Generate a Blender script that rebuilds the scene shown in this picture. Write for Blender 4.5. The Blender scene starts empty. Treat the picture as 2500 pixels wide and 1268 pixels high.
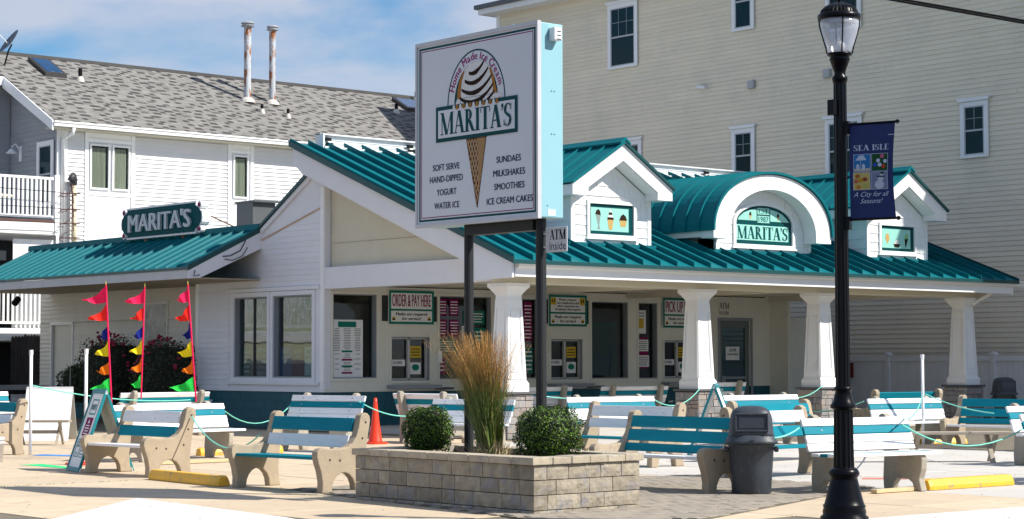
import bpy, bmesh, math, random
from mathutils import Vector, Matrix
random.seed(7)
R = math.radians
sc = bpy.context.scene
COL = sc.collection

# ------------------------------------------------------------------ camera
cd = bpy.data.cameras.new('camera'); cam = bpy.data.objects.new('camera', cd); COL.objects.link(cam)
cd.sensor_width = 36; cd.lens = 68.5; cd.clip_start = .1; cd.clip_end = 3000
PITCH = R(2.965); AZ = R(49.4)                      # building axis +X lies 49.4 deg right of the view
fw = Vector((math.cos(AZ), math.sin(AZ), 0)); fwd = fw*math.cos(PITCH) + Vector((0, 0, math.sin(PITCH)))
cam.location = (0, 0, 1.5); cam.rotation_euler = fwd.to_track_quat('-Z', 'Y').to_euler()
cam.rotation_euler.rotate_axis('Z', R(-.1))
sc.camera = cam

# ------------------------------------------------------------------ world, sun, exposure
SUN_EL = R(43.5); SUN_AZ = math.atan2(.66, -1.0)      # clockwise from +Y
w = bpy.data.worlds.new('World'); sc.world = w; w.use_nodes = True
nt = w.node_tree; N = nt.nodes; L = nt.links
bg = N['Background']; bg.inputs[1].default_value = .054
sky = N.new('ShaderNodeTexSky'); sky.sky_type = 'NISHITA'; sky.sun_disc = False
sky.sun_elevation = SUN_EL; sky.sun_rotation = SUN_AZ; sky.air_density = 1.0; sky.dust_density = .3; sky.ozone_density = 3.0
tc = N.new('ShaderNodeTexCoord'); mp = N.new('ShaderNodeMapping'); mp.inputs['Scale'].default_value = (1.0, 1.0, 3.6)
mp.inputs['Location'].default_value = (3.4, .2, .9)
L.new(tc.outputs['Generated'], mp.inputs['Vector'])
nz = N.new('ShaderNodeTexNoise'); nz.inputs['Scale'].default_value = 4.6; nz.inputs['Detail'].default_value = 9; nz.inputs['Roughness'].default_value = .5
nz.inputs['Distortion'].default_value = .25
L.new(mp.outputs[0], nz.inputs['Vector'])
cr = N.new('ShaderNodeValToRGB'); cr.color_ramp.elements[0].position = .40; cr.color_ramp.elements[0].color = (0, 0, 0, 1)
cr.color_ramp.elements[1].position = .55; cr.color_ramp.elements[1].color = (.9, .9, .9, 1)
L.new(nz.outputs['Fac'], cr.inputs['Fac'])
mx = N.new('ShaderNodeMixRGB'); mx.inputs['Color2'].default_value = (7.4, 8.0, 9.6, 1)
L.new(cr.outputs[0], mx.inputs['Fac']); hs0 = N.new('ShaderNodeHueSaturation'); hs0.inputs['Saturation'].default_value = 1.5; hs0.inputs['Value'].default_value = 1.6; L.new(sky.outputs[0], hs0.inputs['Color']); L.new(hs0.outputs[0], mx.inputs['Color1']); L.new(mx.outputs[0], bg.inputs[0])
ld = bpy.data.lights.new('sun', 'SUN'); ld.energy = 4.7; ld.angle = R(.53); ld.color = (1, .95, .86)
sun = bpy.data.objects.new('sun', ld); COL.objects.link(sun)
sdir = Vector((math.sin(SUN_AZ)*math.cos(SUN_EL), math.cos(SUN_AZ)*math.cos(SUN_EL), math.sin(SUN_EL)))
sun.rotation_euler = (-sdir).to_track_quat('-Z', 'Y').to_euler(); sun.location = (30, -30, 40)
vs = sc.view_settings; vs.view_transform = 'Standard'; vs.look = 'None'; vs.exposure = .55; vs.gamma = 1; vs.use_curve_mapping = False
sc.cycles.max_bounces = 6; sc.cycles.diffuse_bounces = 4; sc.cycles.transparent_max_bounces = 8

# ------------------------------------------------------------------ materials
MATS = {}
def mat(name, col, rough=.6, metal=0, var=.06, scale=3., bump=0., bscale=40., spec=.5, streak=False, col2=None, c2pos=(.5, .62), c2scale=4.):
    if name in MATS: return MATS[name]
    m = bpy.data.materials.new(name); m.use_nodes = True; t = m.node_tree; n = t.nodes; l = t.links
    b = n['Principled BSDF']; b.inputs['Roughness'].default_value = rough; b.inputs['Metallic'].default_value = metal
    b.inputs['Specular IOR Level'].default_value = spec
    tc = n.new('ShaderNodeTexCoord'); mp = n.new('ShaderNodeMapping'); l.new(tc.outputs['Object'], mp.inputs['Vector'])
    if streak: mp.inputs['Scale'].default_value = streak if isinstance(streak, tuple) else (6, 6, .5)
    nz = n.new('ShaderNodeTexNoise'); nz.inputs['Scale'].default_value = scale; nz.inputs['Detail'].default_value = 6; l.new(mp.outputs[0], nz.inputs['Vector'])
    r = n.new('ShaderNodeValToRGB'); e = r.color_ramp.elements
    e[0].position = .3; e[1].position = .7
    e[0].color = tuple(c*(1-var) for c in col)+(1,); e[1].color = tuple(min(1, c*(1+var)) for c in col)+(1,)
    l.new(nz.outputs['Fac'], r.inputs['Fac']); out = r.outputs[0]
    oi = n.new('ShaderNodeObjectInfo'); hs = n.new('ShaderNodeHueSaturation')
    mr = n.new('ShaderNodeMapRange'); mr.inputs['To Min'].default_value = 1-var*.8; mr.inputs['To Max'].default_value = 1+var*.8
    l.new(oi.outputs['Random'], mr.inputs['Value']); l.new(mr.outputs[0], hs.inputs['Value']); l.new(out, hs.inputs['Color']); out = hs.outputs[0]
    if col2:
        n2 = n.new('ShaderNodeTexNoise'); n2.inputs['Scale'].default_value = c2scale; n2.inputs['Detail'].default_value = 8; n2.inputs['Roughness'].default_value = .65; l.new(mp.outputs[0], n2.inputs['Vector'])
        r2 = n.new('ShaderNodeValToRGB'); r2.color_ramp.elements[0].position = c2pos[0]; r2.color_ramp.elements[1].position = c2pos[1]; l.new(n2.outputs['Fac'], r2.inputs['Fac'])
        mx = n.new('ShaderNodeMixRGB'); mx.inputs['Color2'].default_value = col2+(1,); l.new(r2.outputs[0], mx.inputs['Fac']); l.new(out, mx.inputs['Color1']); out = mx.outputs[0]
    l.new(out, b.inputs['Base Color'])
    if bump:
        nb = n.new('ShaderNodeTexNoise'); nb.inputs['Scale'].default_value = bscale; nb.inputs['Detail'].default_value = 6; l.new(mp.outputs[0], nb.inputs['Vector'])
        bp = n.new('ShaderNodeBump'); bp.inputs['Strength'].default_value = 1; bp.inputs['Distance'].default_value = bump; l.new(nb.outputs['Fac'], bp.inputs['Height']); l.new(bp.outputs[0], b.inputs['Normal'])
    MATS[name] = m; return m
def glass(name, tint=(.75, .85, .85), refl=1.0):
    if name in MATS: return MATS[name]
    m = bpy.data.materials.new(name); m.use_nodes = True; t = m.node_tree; n = t.nodes; l = t.links
    n.remove(n['Principled BSDF']); o = n['Material Output']
    tr = n.new('ShaderNodeBsdfTransparent'); tr.inputs[0].default_value = tint+(1,)
    gl = n.new('ShaderNodeBsdfGlossy'); gl.inputs['Roughness'].default_value = .01
    fr = n.new('ShaderNodeLayerWeight'); fr.inputs[0].default_value = .5; pw = n.new('ShaderNodeMath'); pw.operation = 'POWER'; pw.inputs[1].default_value = 4; l.new(fr.outputs['Facing'], pw.inputs[0]); mm = n.new('ShaderNodeMath'); mm.operation = 'MULTIPLY_ADD'; mm.inputs[1].default_value = .9; mm.inputs[2].default_value = .09*refl; mm.use_clamp = True
    nb = n.new('ShaderNodeTexNoise'); nb.inputs['Scale'].default_value = 1.6; bp = n.new('ShaderNodeBump'); bp.inputs['Distance'].default_value = .004; l.new(nb.outputs['Fac'], bp.inputs['Height']); l.new(bp.outputs[0], gl.inputs['Normal'])
    mx = n.new('ShaderNodeMixShader'); l.new(pw.outputs[0], mm.inputs[0]); l.new(mm.outputs[0], mx.inputs[0]); l.new(tr.outputs[0], mx.inputs[1]); l.new(gl.outputs[0], mx.inputs[2]); l.new(mx.outputs[0], o.inputs[0])
    MATS[name] = m; return m
WHITE = mat('white_paint', (.80, .80, .80), .45, var=.02, col2=(.62, .60, .56), c2pos=(.62, .8), c2scale=1.5)
WHITEV = mat('white_vinyl', (.80, .81, .83), .4, var=.02)
BENCHW = mat('white_plank_paint', (.78, .78, .80), .45, var=.05, scale=2, col2=(.46, .42, .36), c2pos=(.60, .68), c2scale=7, streak=(1, 7, 7), bump=.0015, bscale=25)
HSID = mat('house_vinyl_siding', (.66, .665, .69), .5, var=.02)
WALLW = mat('white_wall_paint', (.72, .73, .78), .5, var=.02, bump=.001, bscale=8)
CREAM = mat('cream_wall_paint', (.60, .565, .45), .6, var=.03, bump=.002, bscale=5)
PORCHW = mat('porch_wall_paint', (.70, .69, .62), .6, var=.03)
TEAL = mat('teal_metal_roof', (.002, .135, .160), .5, metal=0, var=.05, bump=.002, bscale=1.5, spec=.12)
TEALDK = mat('dark_teal_trim', (.003, .055, .06), .4, var=.05)
TEALB = mat('teal_plank_paint', (.002, .20, .265), .55, var=.08, spec=.12, col2=(.02, .16, .2), c2pos=(.55, .8), c2scale=6, streak=(1, 5, 5))
TEALW = mat('teal_block_paint', (.001, .085, .115), .6, var=.06, bump=.003, bscale=20)
GREEN = mat('green_sign_paint', (.005, .17, .13), .4, var=.03, spec=.1)
DKGREEN = mat('dark_green_print', (.003, .06, .065), .4, var=.03, spec=.1)
MAROON = mat('maroon_print', (.22, .01, .09), .4, var=.03, spec=.1)
NAVY = mat('navy_print', (.015, .02, .07), .4, var=.03, spec=.1)
BLACK = mat('black_paint', (.004, .004, .006), .3, var=.1, spec=.15)
BLKM = mat('black_matte', (.008, .008, .010), .7, var=.1, spec=.15)
PRINTW = mat('white_print', (.78, .79, .80), .4, var=.02, spec=.1)
SIGNF = mat('sign_face_white', (.66, .68, .73), .25, var=.015, spec=.1)
SIGNE = mat('sign_light_blue_side', (.27, .50, .56), .4, var=.02, spec=.3)
MINT = mat('mint_glass_print', (.30, .62, .54), .25, var=.03)
TAN = mat('tan_siding', (.74, .665, .53), .55, var=.035, scale=.6, bump=.004, bscale=1.2, col2=(.60, .56, .47), c2pos=(.52, .75), c2scale=.35)
GREYS = mat('grey_siding', (.30, .32, .35), .55, var=.03)
GREYP = mat('grey_paint', (.25, .27, .30), .5, var=.03)
CONC = mat('bench_concrete', (.38, .305, .215), .85, var=.07, scale=6, bump=.004, bscale=60, col2=(.24, .21, .17), c2pos=(.56, .72), c2scale=5)
CONCG = mat('grey_bench_concrete', (.36, .325, .265), .85, var=.08, scale=6, bump=.004, bscale=60, col2=(.22, .2, .18), c2pos=(.56, .74), c2scale=4)
WOOD = mat('weathered_wood', (.36, .31, .25), .8, var=.15, scale=5, streak=(2, 12, 12), bump=.003, bscale=30)
LUMBER = mat('raw_lumber', (.62, .47, .27), .7, var=.08, scale=5, streak=(2, 12, 12))
YEL = mat('yellow_paint', (.80, .44, .03), .5, var=.05, bump=.002, bscale=30, col2=(.36, .26, .12), c2pos=(.56, .64), c2scale=11)
ORANGE = mat('cone_orange', (.80, .045, .012), .4, var=.04)
PVC = mat('white_pvc', (.78, .78, .80), .35, var=.02)
ROPE = mat('green_rope', (.18, .62, .50), .6, var=.2, scale=60)
TRASH = mat('dark_grey_plastic', (.032, .040, .053), .5, var=.1, scale=6, bump=.0006, bscale=300, col2=(.075, .08, .085), c2pos=(.58, .72), c2scale=9, streak=(3, 3, 1))
TRASHD = mat('dark_flap_plastic', (.022, .027, .037), .35, var=.06)
STONEM = mat('planter_stone', (.29, .25, .19), .9, var=.26, scale=9, bump=.010, bscale=28, col2=(.25, .235, .24), c2pos=(.5, .66), c2scale=5)
CAPM = mat('planter_cap_stone', (.42, .36, .27), .9, var=.12, scale=9, bump=.006, bscale=40, col2=(.27, .25, .24), c2pos=(.52, .7), c2scale=6)
LEDGE = mat('ledge_stone', (.27, .26, .255), .85, var=.25, scale=6, bump=.008, bscale=25, col2=(.33, .27, .23), c2pos=(.5, .6), c2scale=3)
SLATE = mat('slate_cap', (.10, .10, .105), .8, var=.1, bump=.004, bscale=30)
MULCH = mat('mulch', (.035, .022, .015), 1, var=.4, scale=30, bump=.03, bscale=40)
GLASS = glass('window_glass', (.62, .72, .74), 1.05); GLASS2 = glass('dull_window_glass', (.4, .5, .52), .25)
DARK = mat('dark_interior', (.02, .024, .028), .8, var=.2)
CURT = mat('sage_curtain', (.27, .265, .225), .9, var=.3, scale=4, streak=(9, 9, .15))
BLIND = mat('dark_blind', (.035, .055, .06), .6, var=.15, streak=(.3, .3, 14))
GUTTER = mat('white_gutter', (.80, .80, .80), .35, var=.01)
CREAMT = mat('cream_soffit', (.62, .58, .47), .6, var=.02)
RUST = mat('rusty_white_pipe', (.46, .49, .53), .6, var=.08, col2=(.30, .10, .025), c2pos=(.50, .56), c2scale=2.4, streak=(3, 3, .9))
LAMPG = None
def pure(name, c, rough=.7): return mat(name, c, rough, var=.04, spec=.08)

# ------------------------------------------------------------------ geometry helpers
class G:
    def __init__(s): s.v = []; s.f = []
    def poly(s, pts, faces):
        k = len(s.v); s.v += [tuple(p) for p in pts]; s.f += [tuple(i+k for i in f) for f in faces]; return s
    def hexa(s, p):  # p: 4 bottom + 4 top
        return s.poly(p, [(0, 3, 2, 1), (4, 5, 6, 7), (0, 1, 5, 4), (1, 2, 6, 5), (2, 3, 7, 6), (3, 0, 4, 7)])
    def box(s, x0, x1, y0, y1, z0, z1):
        return s.hexa([(x0, y0, z0), (x1, y0, z0), (x1, y1, z0), (x0, y1, z0), (x0, y0, z1), (x1, y0, z1), (x1, y1, z1), (x0, y1, z1)])
    def prism(s, pts, vec):
        n = len(pts); v = Vector(vec); a = [Vector(p) for p in pts]; b = [p+v for p in a]
        return s.poly(a+b, [tuple(range(n))[::-1], tuple(range(n, 2*n))]+[(i, (i+1) % n, (i+1) % n+n, i+n) for i in range(n)])
    def fbox(s, F, u0, u1, v0, v1, w0, w1):
        return s.hexa([F.p(u0, v0, w0), F.p(u1, v0, w0), F.p(u1, v0, w1), F.p(u0, v0, w1), F.p(u0, v1, w0), F.p(u1, v1, w0), F.p(u1, v1, w1), F.p(u0, v1, w1)])
    def fprism(s, F, pts, w0, w1):
        return s.prism([F.p(u, v, w0) for u, v in pts], F.n*(w1-w0))
    def tube(s, path, r, n=8, cap=True):
        path = [Vector(p) for p in path]; k = len(s.v); m = len(path)
        rs = r if isinstance(r, (list, tuple)) else [r]*m
        ref = None
        for i, p in enumerate(path):
            d = (path[min(i+1, m-1)]-path[max(i-1, 0)]).normalized()
            if ref is None: ref = d.orthogonal().normalized()
            ref = (ref-d*ref.dot(d)).normalized(); b = d.cross(ref)
            for j in range(n):
                a = 2*math.pi*j/n; s.v.append(tuple(p+(ref*math.cos(a)+b*math.sin(a))*rs[i]))
        for i in range(m-1):
            for j in range(n):
                a = k+i*n+j; b2 = k+i*n+(j+1) % n; s.f.append((a, b2, b2+n, a+n))
        if cap: s.f.append(tuple(range(k, k+n))[::-1]); s.f.append(tuple(range(k+(m-1)*n, k+m*n)))
        return s
    def lathe(s, prof, c=(0, 0, 0), n=24, sx=1, sy=1, sup=2):
        k = len(s.v); m = len(prof)
        for r, z in prof:
            for j in range(n):
                a = 2*math.pi*j/n; ca, sa = math.cos(a), math.sin(a)
                q = (abs(ca)**sup+abs(sa)**sup)**(-1/sup) if sup != 2 else 1
                s.v.append((c[0]+r*ca*q*sx, c[1]+r*sa*q*sy, c[2]+z))
        for i in range(m-1):
            for j in range(n):
                a = k+i*n+j; b = k+i*n+(j+1) % n; s.f.append((a, b, b+n, a+n))
        s.f.append(tuple(range(k, k+n))[::-1]); s.f.append(tuple(range(k+(m-1)*n, k+m*n)))
        return s
class Fr:
    def __init__(s, o, ux, uz=(0, 0, 1)):
        s.o = Vector(o); s.ux = Vector(ux).normalized(); s.uz = Vector(uz).normalized(); s.n = s.ux.cross(s.uz)
    def p(s, u, v, w=0): return s.o+s.ux*u+s.uz*v+s.n*w
def FL(X): return Fr((X, 0, 0), (0, -1, 0))         # faces -X ; u = -Y
def FR(Y): return Fr((0, Y, 0), (1, 0, 0))          # faces -Y ; u = X
BASE = {}
def part(g, name, m, parent=None, label=None, kind=None, smooth=False, bevel=0, seg=1):
    me = bpy.data.meshes.new(name); b = BASE.get(parent.name, Vector()) if parent else Vector()
    me.from_pydata([(x-b.x, y-b.y, z-b.z) for x, y, z in g.v], [], g.f)
    if len(g.f) < 4000:
        bm = bmesh.new(); bm.from_mesh(me); bmesh.ops.recalc_face_normals(bm, faces=bm.faces); bm.to_mesh(me); bm.free()
    me.materials.append(m)
    if smooth: me.polygons.foreach_set('use_smooth', [True]*len(me.polygons))
    o = bpy.data.objects.new(name, me); COL.objects.link(o)
    if parent: o.parent = parent; BASE[o.name] = b
    if smooth == 'auto' or bevel:
        pass
    if bevel:
        md = o.modifiers.new('bevel', 'BEVEL'); md.width = bevel; md.segments = seg; md.limit_method = 'ANGLE'; md.angle_limit = R(35)
    if label: o['label'] = label
    if kind: o['kind'] = kind
    return o
SPLIT = {'rail', 'service_wiring_x', 'tube_clamp', 'bolt_head', 'bolt', 'anchor_pin', 'handle', 'eave_box', 'arch_return', 'arch_eave_box', 'corner_board', 'corner_trim', 'neon_tube', 'brace', 'figure_print', 'box_slots', 'lifting_eye', 'door_knob', 'outlet_box', 'est_panel', 'gable_soffit', 'bracket', 'loose_cable', 'interior', 'siding_joint', 'bay_trim'}
def _comps(g):
    par = list(range(len(g.v)))
    def fd(i):
        while par[i] != i: par[i] = par[par[i]]; i = par[i]
        return i
    for f in g.f:
        a = fd(f[0])
        for i in f[1:]: par[fd(i)] = a
    out = {}
    for f in g.f: out.setdefault(fd(f[0]), []).append(f)
    res = []
    for fs in out.values():
        ids = sorted({i for f in fs for i in f}); mp_ = {i: k for k, i in enumerate(ids)}; h = G(); h.v = [g.v[i] for i in ids]; h.f = [tuple(mp_[i] for i in f) for f in fs]; res.append(h)
    return res
_part1 = part
def part(g, name, m, parent=None, **kw):
    if name in SPLIT and 'kind' not in kw:
        for h in _comps(g): o = _part1(h, name, m, parent, **kw)
        return o
    return _part1(g, name, m, parent, **kw)
def thing(name, label, cat, loc=(0, 0, 0), group=None):
    o = bpy.data.objects.new(name, None); o.empty_display_size = .1; COL.objects.link(o); o.location = loc
    BASE[o.name] = Vector(loc); o['label'] = label; o['category'] = cat
    if group: o['group'] = group
    return o
def tag(o, label, cat, group=None, kind=None):
    if kind: o['kind'] = kind
    else: o['label'] = label; o['category'] = cat
    if group: o['group'] = group
    return o
def dup(root, loc, rz, label, group=None, skip=()):
    r = root.copy(); COL.objects.link(r); r.location = loc; r.rotation_euler = (0, 0, rz); r['label'] = label
    if group: r['group'] = group
    for c in list(root.children):
        d = c.copy(); COL.objects.link(d); d.parent = r
        for e in list(c.children):
            h = e.copy(); COL.objects.link(h); h.parent = d
    return r
def text_geo(s, bold=0.0, shear=0.0):
    c = bpy.data.curves.new('t', 'FONT'); c.body = s; c.size = 1; c.offset = bold; c.shear = shear; c.resolution_u = 3
    o = bpy.data.objects.new('t', c); COL.objects.link(o); dg = bpy.context.evaluated_depsgraph_get(); dg.update()
    me = o.evaluated_get(dg).to_mesh(); v = [tuple(x.co) for x in me.vertices]; f = [tuple(p.vertices) for p in me.polygons]
    o.evaluated_get(dg).to_mesh_clear(); bpy.data.objects.remove(o); bpy.data.curves.remove(c)
    return v, f
TC = {}
def tgeo(s, bold, shear):
    k = (s, bold, shear)
    if k not in TC:
        v, f = text_geo(s, min(bold, 0), shear)
        if bold > 0:      # heavier weight: two more copies shifted sideways
            v0, f0 = v, f; v = []; f = []
            for q, dx in enumerate((-bold*.8, 0, bold*.8)):
                k0 = len(v); v += [(a+dx, b, q*.0015) for a, b, c_ in v0]; f += [tuple(i+k0 for i in g_) for g_ in f0]
        TC[k] = (v, f)
    return TC[k]
def put_text(g, F, s, uc, v0, width, height, w, bold=.0, shear=0):
    """lay text centred on uc, baseline v0, fitted to width x height of its own outline"""
    v, f = tgeo(s, bold, shear)
    if not v: return g
    x0 = min(p[0] for p in v); x1 = max(p[0] for p in v); y1 = max(p[1] for p in v); y0 = min(0, min(p[1] for p in v)) if False else 0
    sx = width/(x1-x0); sy = height/(y1-y0)
    g.poly([F.p(uc-width/2+(p[0]-x0)*sx, v0+p[1]*sy, w+p[2]) for p in v], f); return g
# serif capitals as outlines of strokes ------------------------------------
def arc(cx, cy, rx, ry, a0, a1, t0, t1, n=10):
    """ring segment; thickness t0 at ends, t1 in the middle"""
    quads = []; P = []
    for i in range(n+1):
        k = i/n; a = R(a0+(a1-a0)*k); t = t0+(t1-t0)*math.sin(math.pi*k)
        P.append(((cx+(rx)*math.cos(a), cy+(ry)*math.sin(a)), (cx+(rx-t)*math.cos(a), cy+(ry-t*.8)*math.sin(a))))
    for i in range(n): quads.append([P[i][0], P[i+1][0], P[i+1][1], P[i][1]])
    return quads
def stem(x0, y0, x1, y1, w): return [[(x0-w/2, y0), (x0+w/2, y0), (x1+w/2, y1), (x1-w/2, y1)]]
def bar(x0, x1, y0, y1): return [[(x0, y0), (x1, y0), (x1, y1), (x0, y1)]]
def S_(): return (arc(.27, .74, .24, .26, 35, 90, .04, .07)+arc(.27, .74, .24, .26, 90, 250, .06, .15)+
                  [[(.19, .63), (.17, .50), (.42, .33), (.46, .47)]]+arc(.27, .27, .25, .27, -90, 50, .06, .15)+arc(.27, .27, .25, .27, 210, 270, .04, .07)+bar(.03, .08, .02, .3)+bar(.46, .51, .7, .98))
SER = {
 'M': (.98, lambda: stem(.13, .0, .13, 1, .06)+stem(.15, 1, .46, 0, .19)+stem(.48, 0, .78, 1, .065)+stem(.82, 0, .82, 1, .19)+bar(.02, .25, 0, .045)+bar(.68, .96, 0, .045)+bar(0, .24, .955, 1)+bar(.76, .96, .955, 1)),
 'A': (.74, lambda: stem(.11, 0, .34, 1, .065)+stem(.37, 1, .62, 0, .20)+bar(.2, .54, .3, .35)+bar(.0, .23, 0, .045)+bar(.48, .76, 0, .045)),
 'R': (.74, lambda: stem(.19, 0, .19, 1, .19)+arc(.27, .745, .27, .255, 90, -90, .05, .19)+stem(.36, .5, .62, .02, .20)+bar(.03, .35, 0, .045)+bar(.03, .35, .955, 1)+bar(.56, .76, 0, .045)),
 'I': (.38, lambda: stem(.19, 0, .19, 1, .19)+bar(.03, .35, 0, .045)+bar(.03, .35, .955, 1)),
 'T': (.68, lambda: stem(.34, 0, .34, 1, .19)+bar(.02, .66, .95, 1)+bar(.02, .06, .75, .95)+bar(.62, .66, .75, .95)+bar(.18, .5, 0, .045)),
 'S': (.56, S_),
 "'": (.18, lambda: bar(.03, .15, .85, 1)+[[(.09, .85), (.15, .85), (.05, .68), (.03, .70)]]),
 'E': (.62, lambda: stem(.19, 0, .19, 1, .19)+bar(.03, .56, 0, .05)+bar(.03, .54, .95, 1)+bar(.25, .42, .48, .53)+bar(.52, .56, .05, .25)+bar(.50, .54, .78, .95)),
 'L': (.60, lambda: stem(.19, 0, .19, 1, .19)+bar(.03, .56, 0, .05)+bar(.03, .35, .955, 1)+bar(.52, .56, .05, .27)),
 ' ': (.35, lambda: []), '.': (.2, lambda: bar(.05, .16, 0, .11)),
}
def put_serif(g, F, s, u0, u1, v0, v1, w, thin=1.0):
    adv = sum(SER[c][0] for c in s); k = (u1-u0)/adv; x = 0; h = v1-v0; i = 0
    for c in s:
        for q in SER[c][1]():
            i += 1; g.poly([F.p(u0+(x+a)*k, v0+b*h, w+.00012*i) for a, b in q], [(0, 1, 2, 3)])
        x += SER[c][0]
    return g
def clip_row(poly, v):
    xs = []
    n = len(poly)
    for i in range(n):
        (a, b), (c, d) = poly[i], poly[(i+1) % n]
        if (b <= v < d) or (d <= v < b): xs.append(a+(c-a)*(v-b)/(d-b))
    return (min(xs), max(xs)) if len(xs) >= 2 else None
def siding(F, poly, e, m, parent, w=.0, t=.018, name='siding_board', v_from=None, cut=None):
    v0 = min(p[1] for p in poly); v1 = max(p[1] for p in poly)
    v = math.floor(v0/e)*e if v_from is None else v_from
    while v < v1:
        a, b = max(v, v0+1e-4), min(v+e, v1-1e-4)
        if b-a > .01:
            r0 = clip_row(poly, a+1e-3); r1 = clip_row(poly, b-1e-3)
            if r0 and r1 and r0[1]-r0[0] > .02:
                cuts = [0, 1]
                if cut: cuts = [0]+sorted(random.uniform(.12, .88) for _ in range(cut if random.random() < .75 else cut-1))+[1]
                for q0, q1 in zip(cuts[:-1], cuts[1:]):
                    A0 = r0[0]+(r0[1]-r0[0])*q0+(.003 if q0 else 0); A1 = r0[0]+(r0[1]-r0[0])*q1; B0 = r1[0]+(r1[1]-r1[0])*q0+(.003 if q0 else 0); B1 = r1[0]+(r1[1]-r1[0])*q1
                    g = G(); j = random.uniform(-.0015, .0015)*(2 if cut else 1)
                    g.hexa([F.p(A0, a, w), F.p(A1, a, w), F.p(A1, a, w+t+j), F.p(A0, a, w+t+j), F.p(B0, b, w), F.p(B1, b, w), F.p(B1, b, w+.003), F.p(B0, b, w+.003)])
                    part(g, name, m, parent)
        v += e
def wall_open(F, u0, u1, v0, v1, ops, w0, w1):
    """wall with rectangular openings, as butting boxes"""
    g = G(); ops = sorted(ops); u = u0
    for a, b, c, d in ops:
        if a > u: g.fbox(F, u, a, v0, v1, w0, w1)
        if c > v0: g.fbox(F, a, b, v0, c, w0, w1)
        if d < v1: g.fbox(F, a, b, d, v1, w0, w1)
        u = b
    if u < u1: g.fbox(F, u, u1, v0, v1, w0, w1)
    return g

# ------------------------------------------------------------------ ground
def ground_mat():
    m = mat('sidewalk_concrete', (.55, .44, .31), .9, var=.07, scale=1.2, bump=.003, bscale=50, col2=(.46, .37, .265), c2pos=(.52, .68), c2scale=2.6)
    return m
g = G(); g.poly([(-900, -900, 0), (900, -900, 0), (900, 900, 0), (-900, 900, 0)], [(0, 1, 2, 3)])
gm = mat('asphalt_street', (.055, .053, .052), .9, var=.08, scale=.5, bump=.004, bscale=50)
tag(part(g, 'ground', gm), '', '', kind='structure')
def slab(name, pts, z, m, base=None):
    g = G(); g.prism([(x, y, (z-.003) if base is None else base) for x, y in pts], (0, 0, .003 if base is None else z-base)); return tag(part(g, name, m), '', '', kind='structure')
def slab_div(poly, parts_z, m): pass
SW = ground_mat()
LOT = mat('pale_concrete', (.52, .49, .45), .9, var=.05, scale=.8, bump=.003, bscale=50, col2=(.50, .47, .44), c2pos=(.5, .75), c2scale=.7)
RAMP = mat('bright_concrete', (.64, .63, .61), .85, var=.05, scale=.8, bump=.002, bscale=60, col2=(.56, .545, .52), c2pos=(.5, .66), c2scale=3)
# sidewalk in big cast panels with open joints
sw = slab('sidewalk', [(5, 18.1), (17.9, 7.0), (60, 7.0), (60, 60), (-2, 60)], .006, mat('joint_dirt', (.14, .12, .085), .95, var=.2), base=-.04)
BASE[sw.name] = Vector()
cnt = 0
for i in range(-6, 12):
    for j in range(-1, 20):
        x0, y0 = 5.05+i*1.83, 3.30+j*1.83
        if x0 < -6 or y0 > 36 or x0 > 26: continue
        if x0+.9 > 23.4 and y0 > 27: continue
        if y0+.9 > 39: continue
        near = (x0*.651+y0*.759)
        if near < 15 or near > 44: continue
        if (x0-5)*11.1+(y0-18.1)*12.9 < 0 or x0*12.9-(y0-18.1)*(-7) < 0: continue
        g = G(); t = random.uniform(0, .003); h = .012+t
        g.box(x0+.010, x0+1.820, y0+.010, y0+1.820, .006, h)
        part(g, 'concrete_panel', SW if (x0+1 < 17.2 or y0 > 26.0) else LOT, sw, bevel=.004)
# bright curb ramp panels at the front left
g = G(); g.prism([(8.2, 16.3, .014), (10.2, 14.4, .014), (10.45, 15.5, .014), (10.70, 18.72, .014)], (0, 0, .008))
tag(part(g, 'bright_curb_ramp', RAMP), '', '', kind='structure')
g = G(); g.prism([(13.9, 9.6, .014), (20, 8.6, .014), (20, 11.5, .014), (14.4, 11.75, .014)], (0, 0, .006))
tag(part(g, 'bright_sidewalk_apron', RAMP), '', '', kind='structure')
PX, PY, PLN, PWD = 12.40, 14.15, 2.91, 1.42
# paver apron round the planter
PAV = mat('brown_grey_paver', (.30, .26, .21), .9, var=.14, scale=5, bump=.004, bscale=60)
pv = slab('paver_apron', [(11.95, 13.2), (13.3, 12.7), (18.1, 14.6), (18.2, 17.6), (15.6, 18.9), (12.75, 18.9)], .020, mat('paver_sand', (.15, .13, .10), .95, var=.2), base=.0)
def inpoly(x, y, P):
    c = False; n = len(P)
    for i in range(n):
        (a, b), (p, q) = P[i], P[(i+1) % n]
        if (b > y) != (q > y) and x < (p-a)*(y-b)/(q-b)+a: c = not c
    return c
PP = [(11.98, 13.25), (13.3, 12.75), (18.05, 14.65), (18.15, 17.55), (15.6, 18.85), (12.78, 18.85)]
ang = R(13); ca, sa = math.cos(ang), math.sin(ang); cells = []
PL = [(PX, PY), (PX, PY+PLN), (PX+PWD, PY+PLN), (PX+PWD, PY)]
for i in range(-60, 80):
    for j in range(-40, 60):
        lx = i*.21+(.105 if j % 2 else 0); ly = j*.105
        x = 13+lx*ca-ly*sa; y = 16+lx*sa+ly*ca
        if inpoly(x, y, PP) and not inpoly(x, y, PL): cells.append((x*.651+y*.759, x, y))
cells.sort(); pm = None; rest = G()
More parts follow.
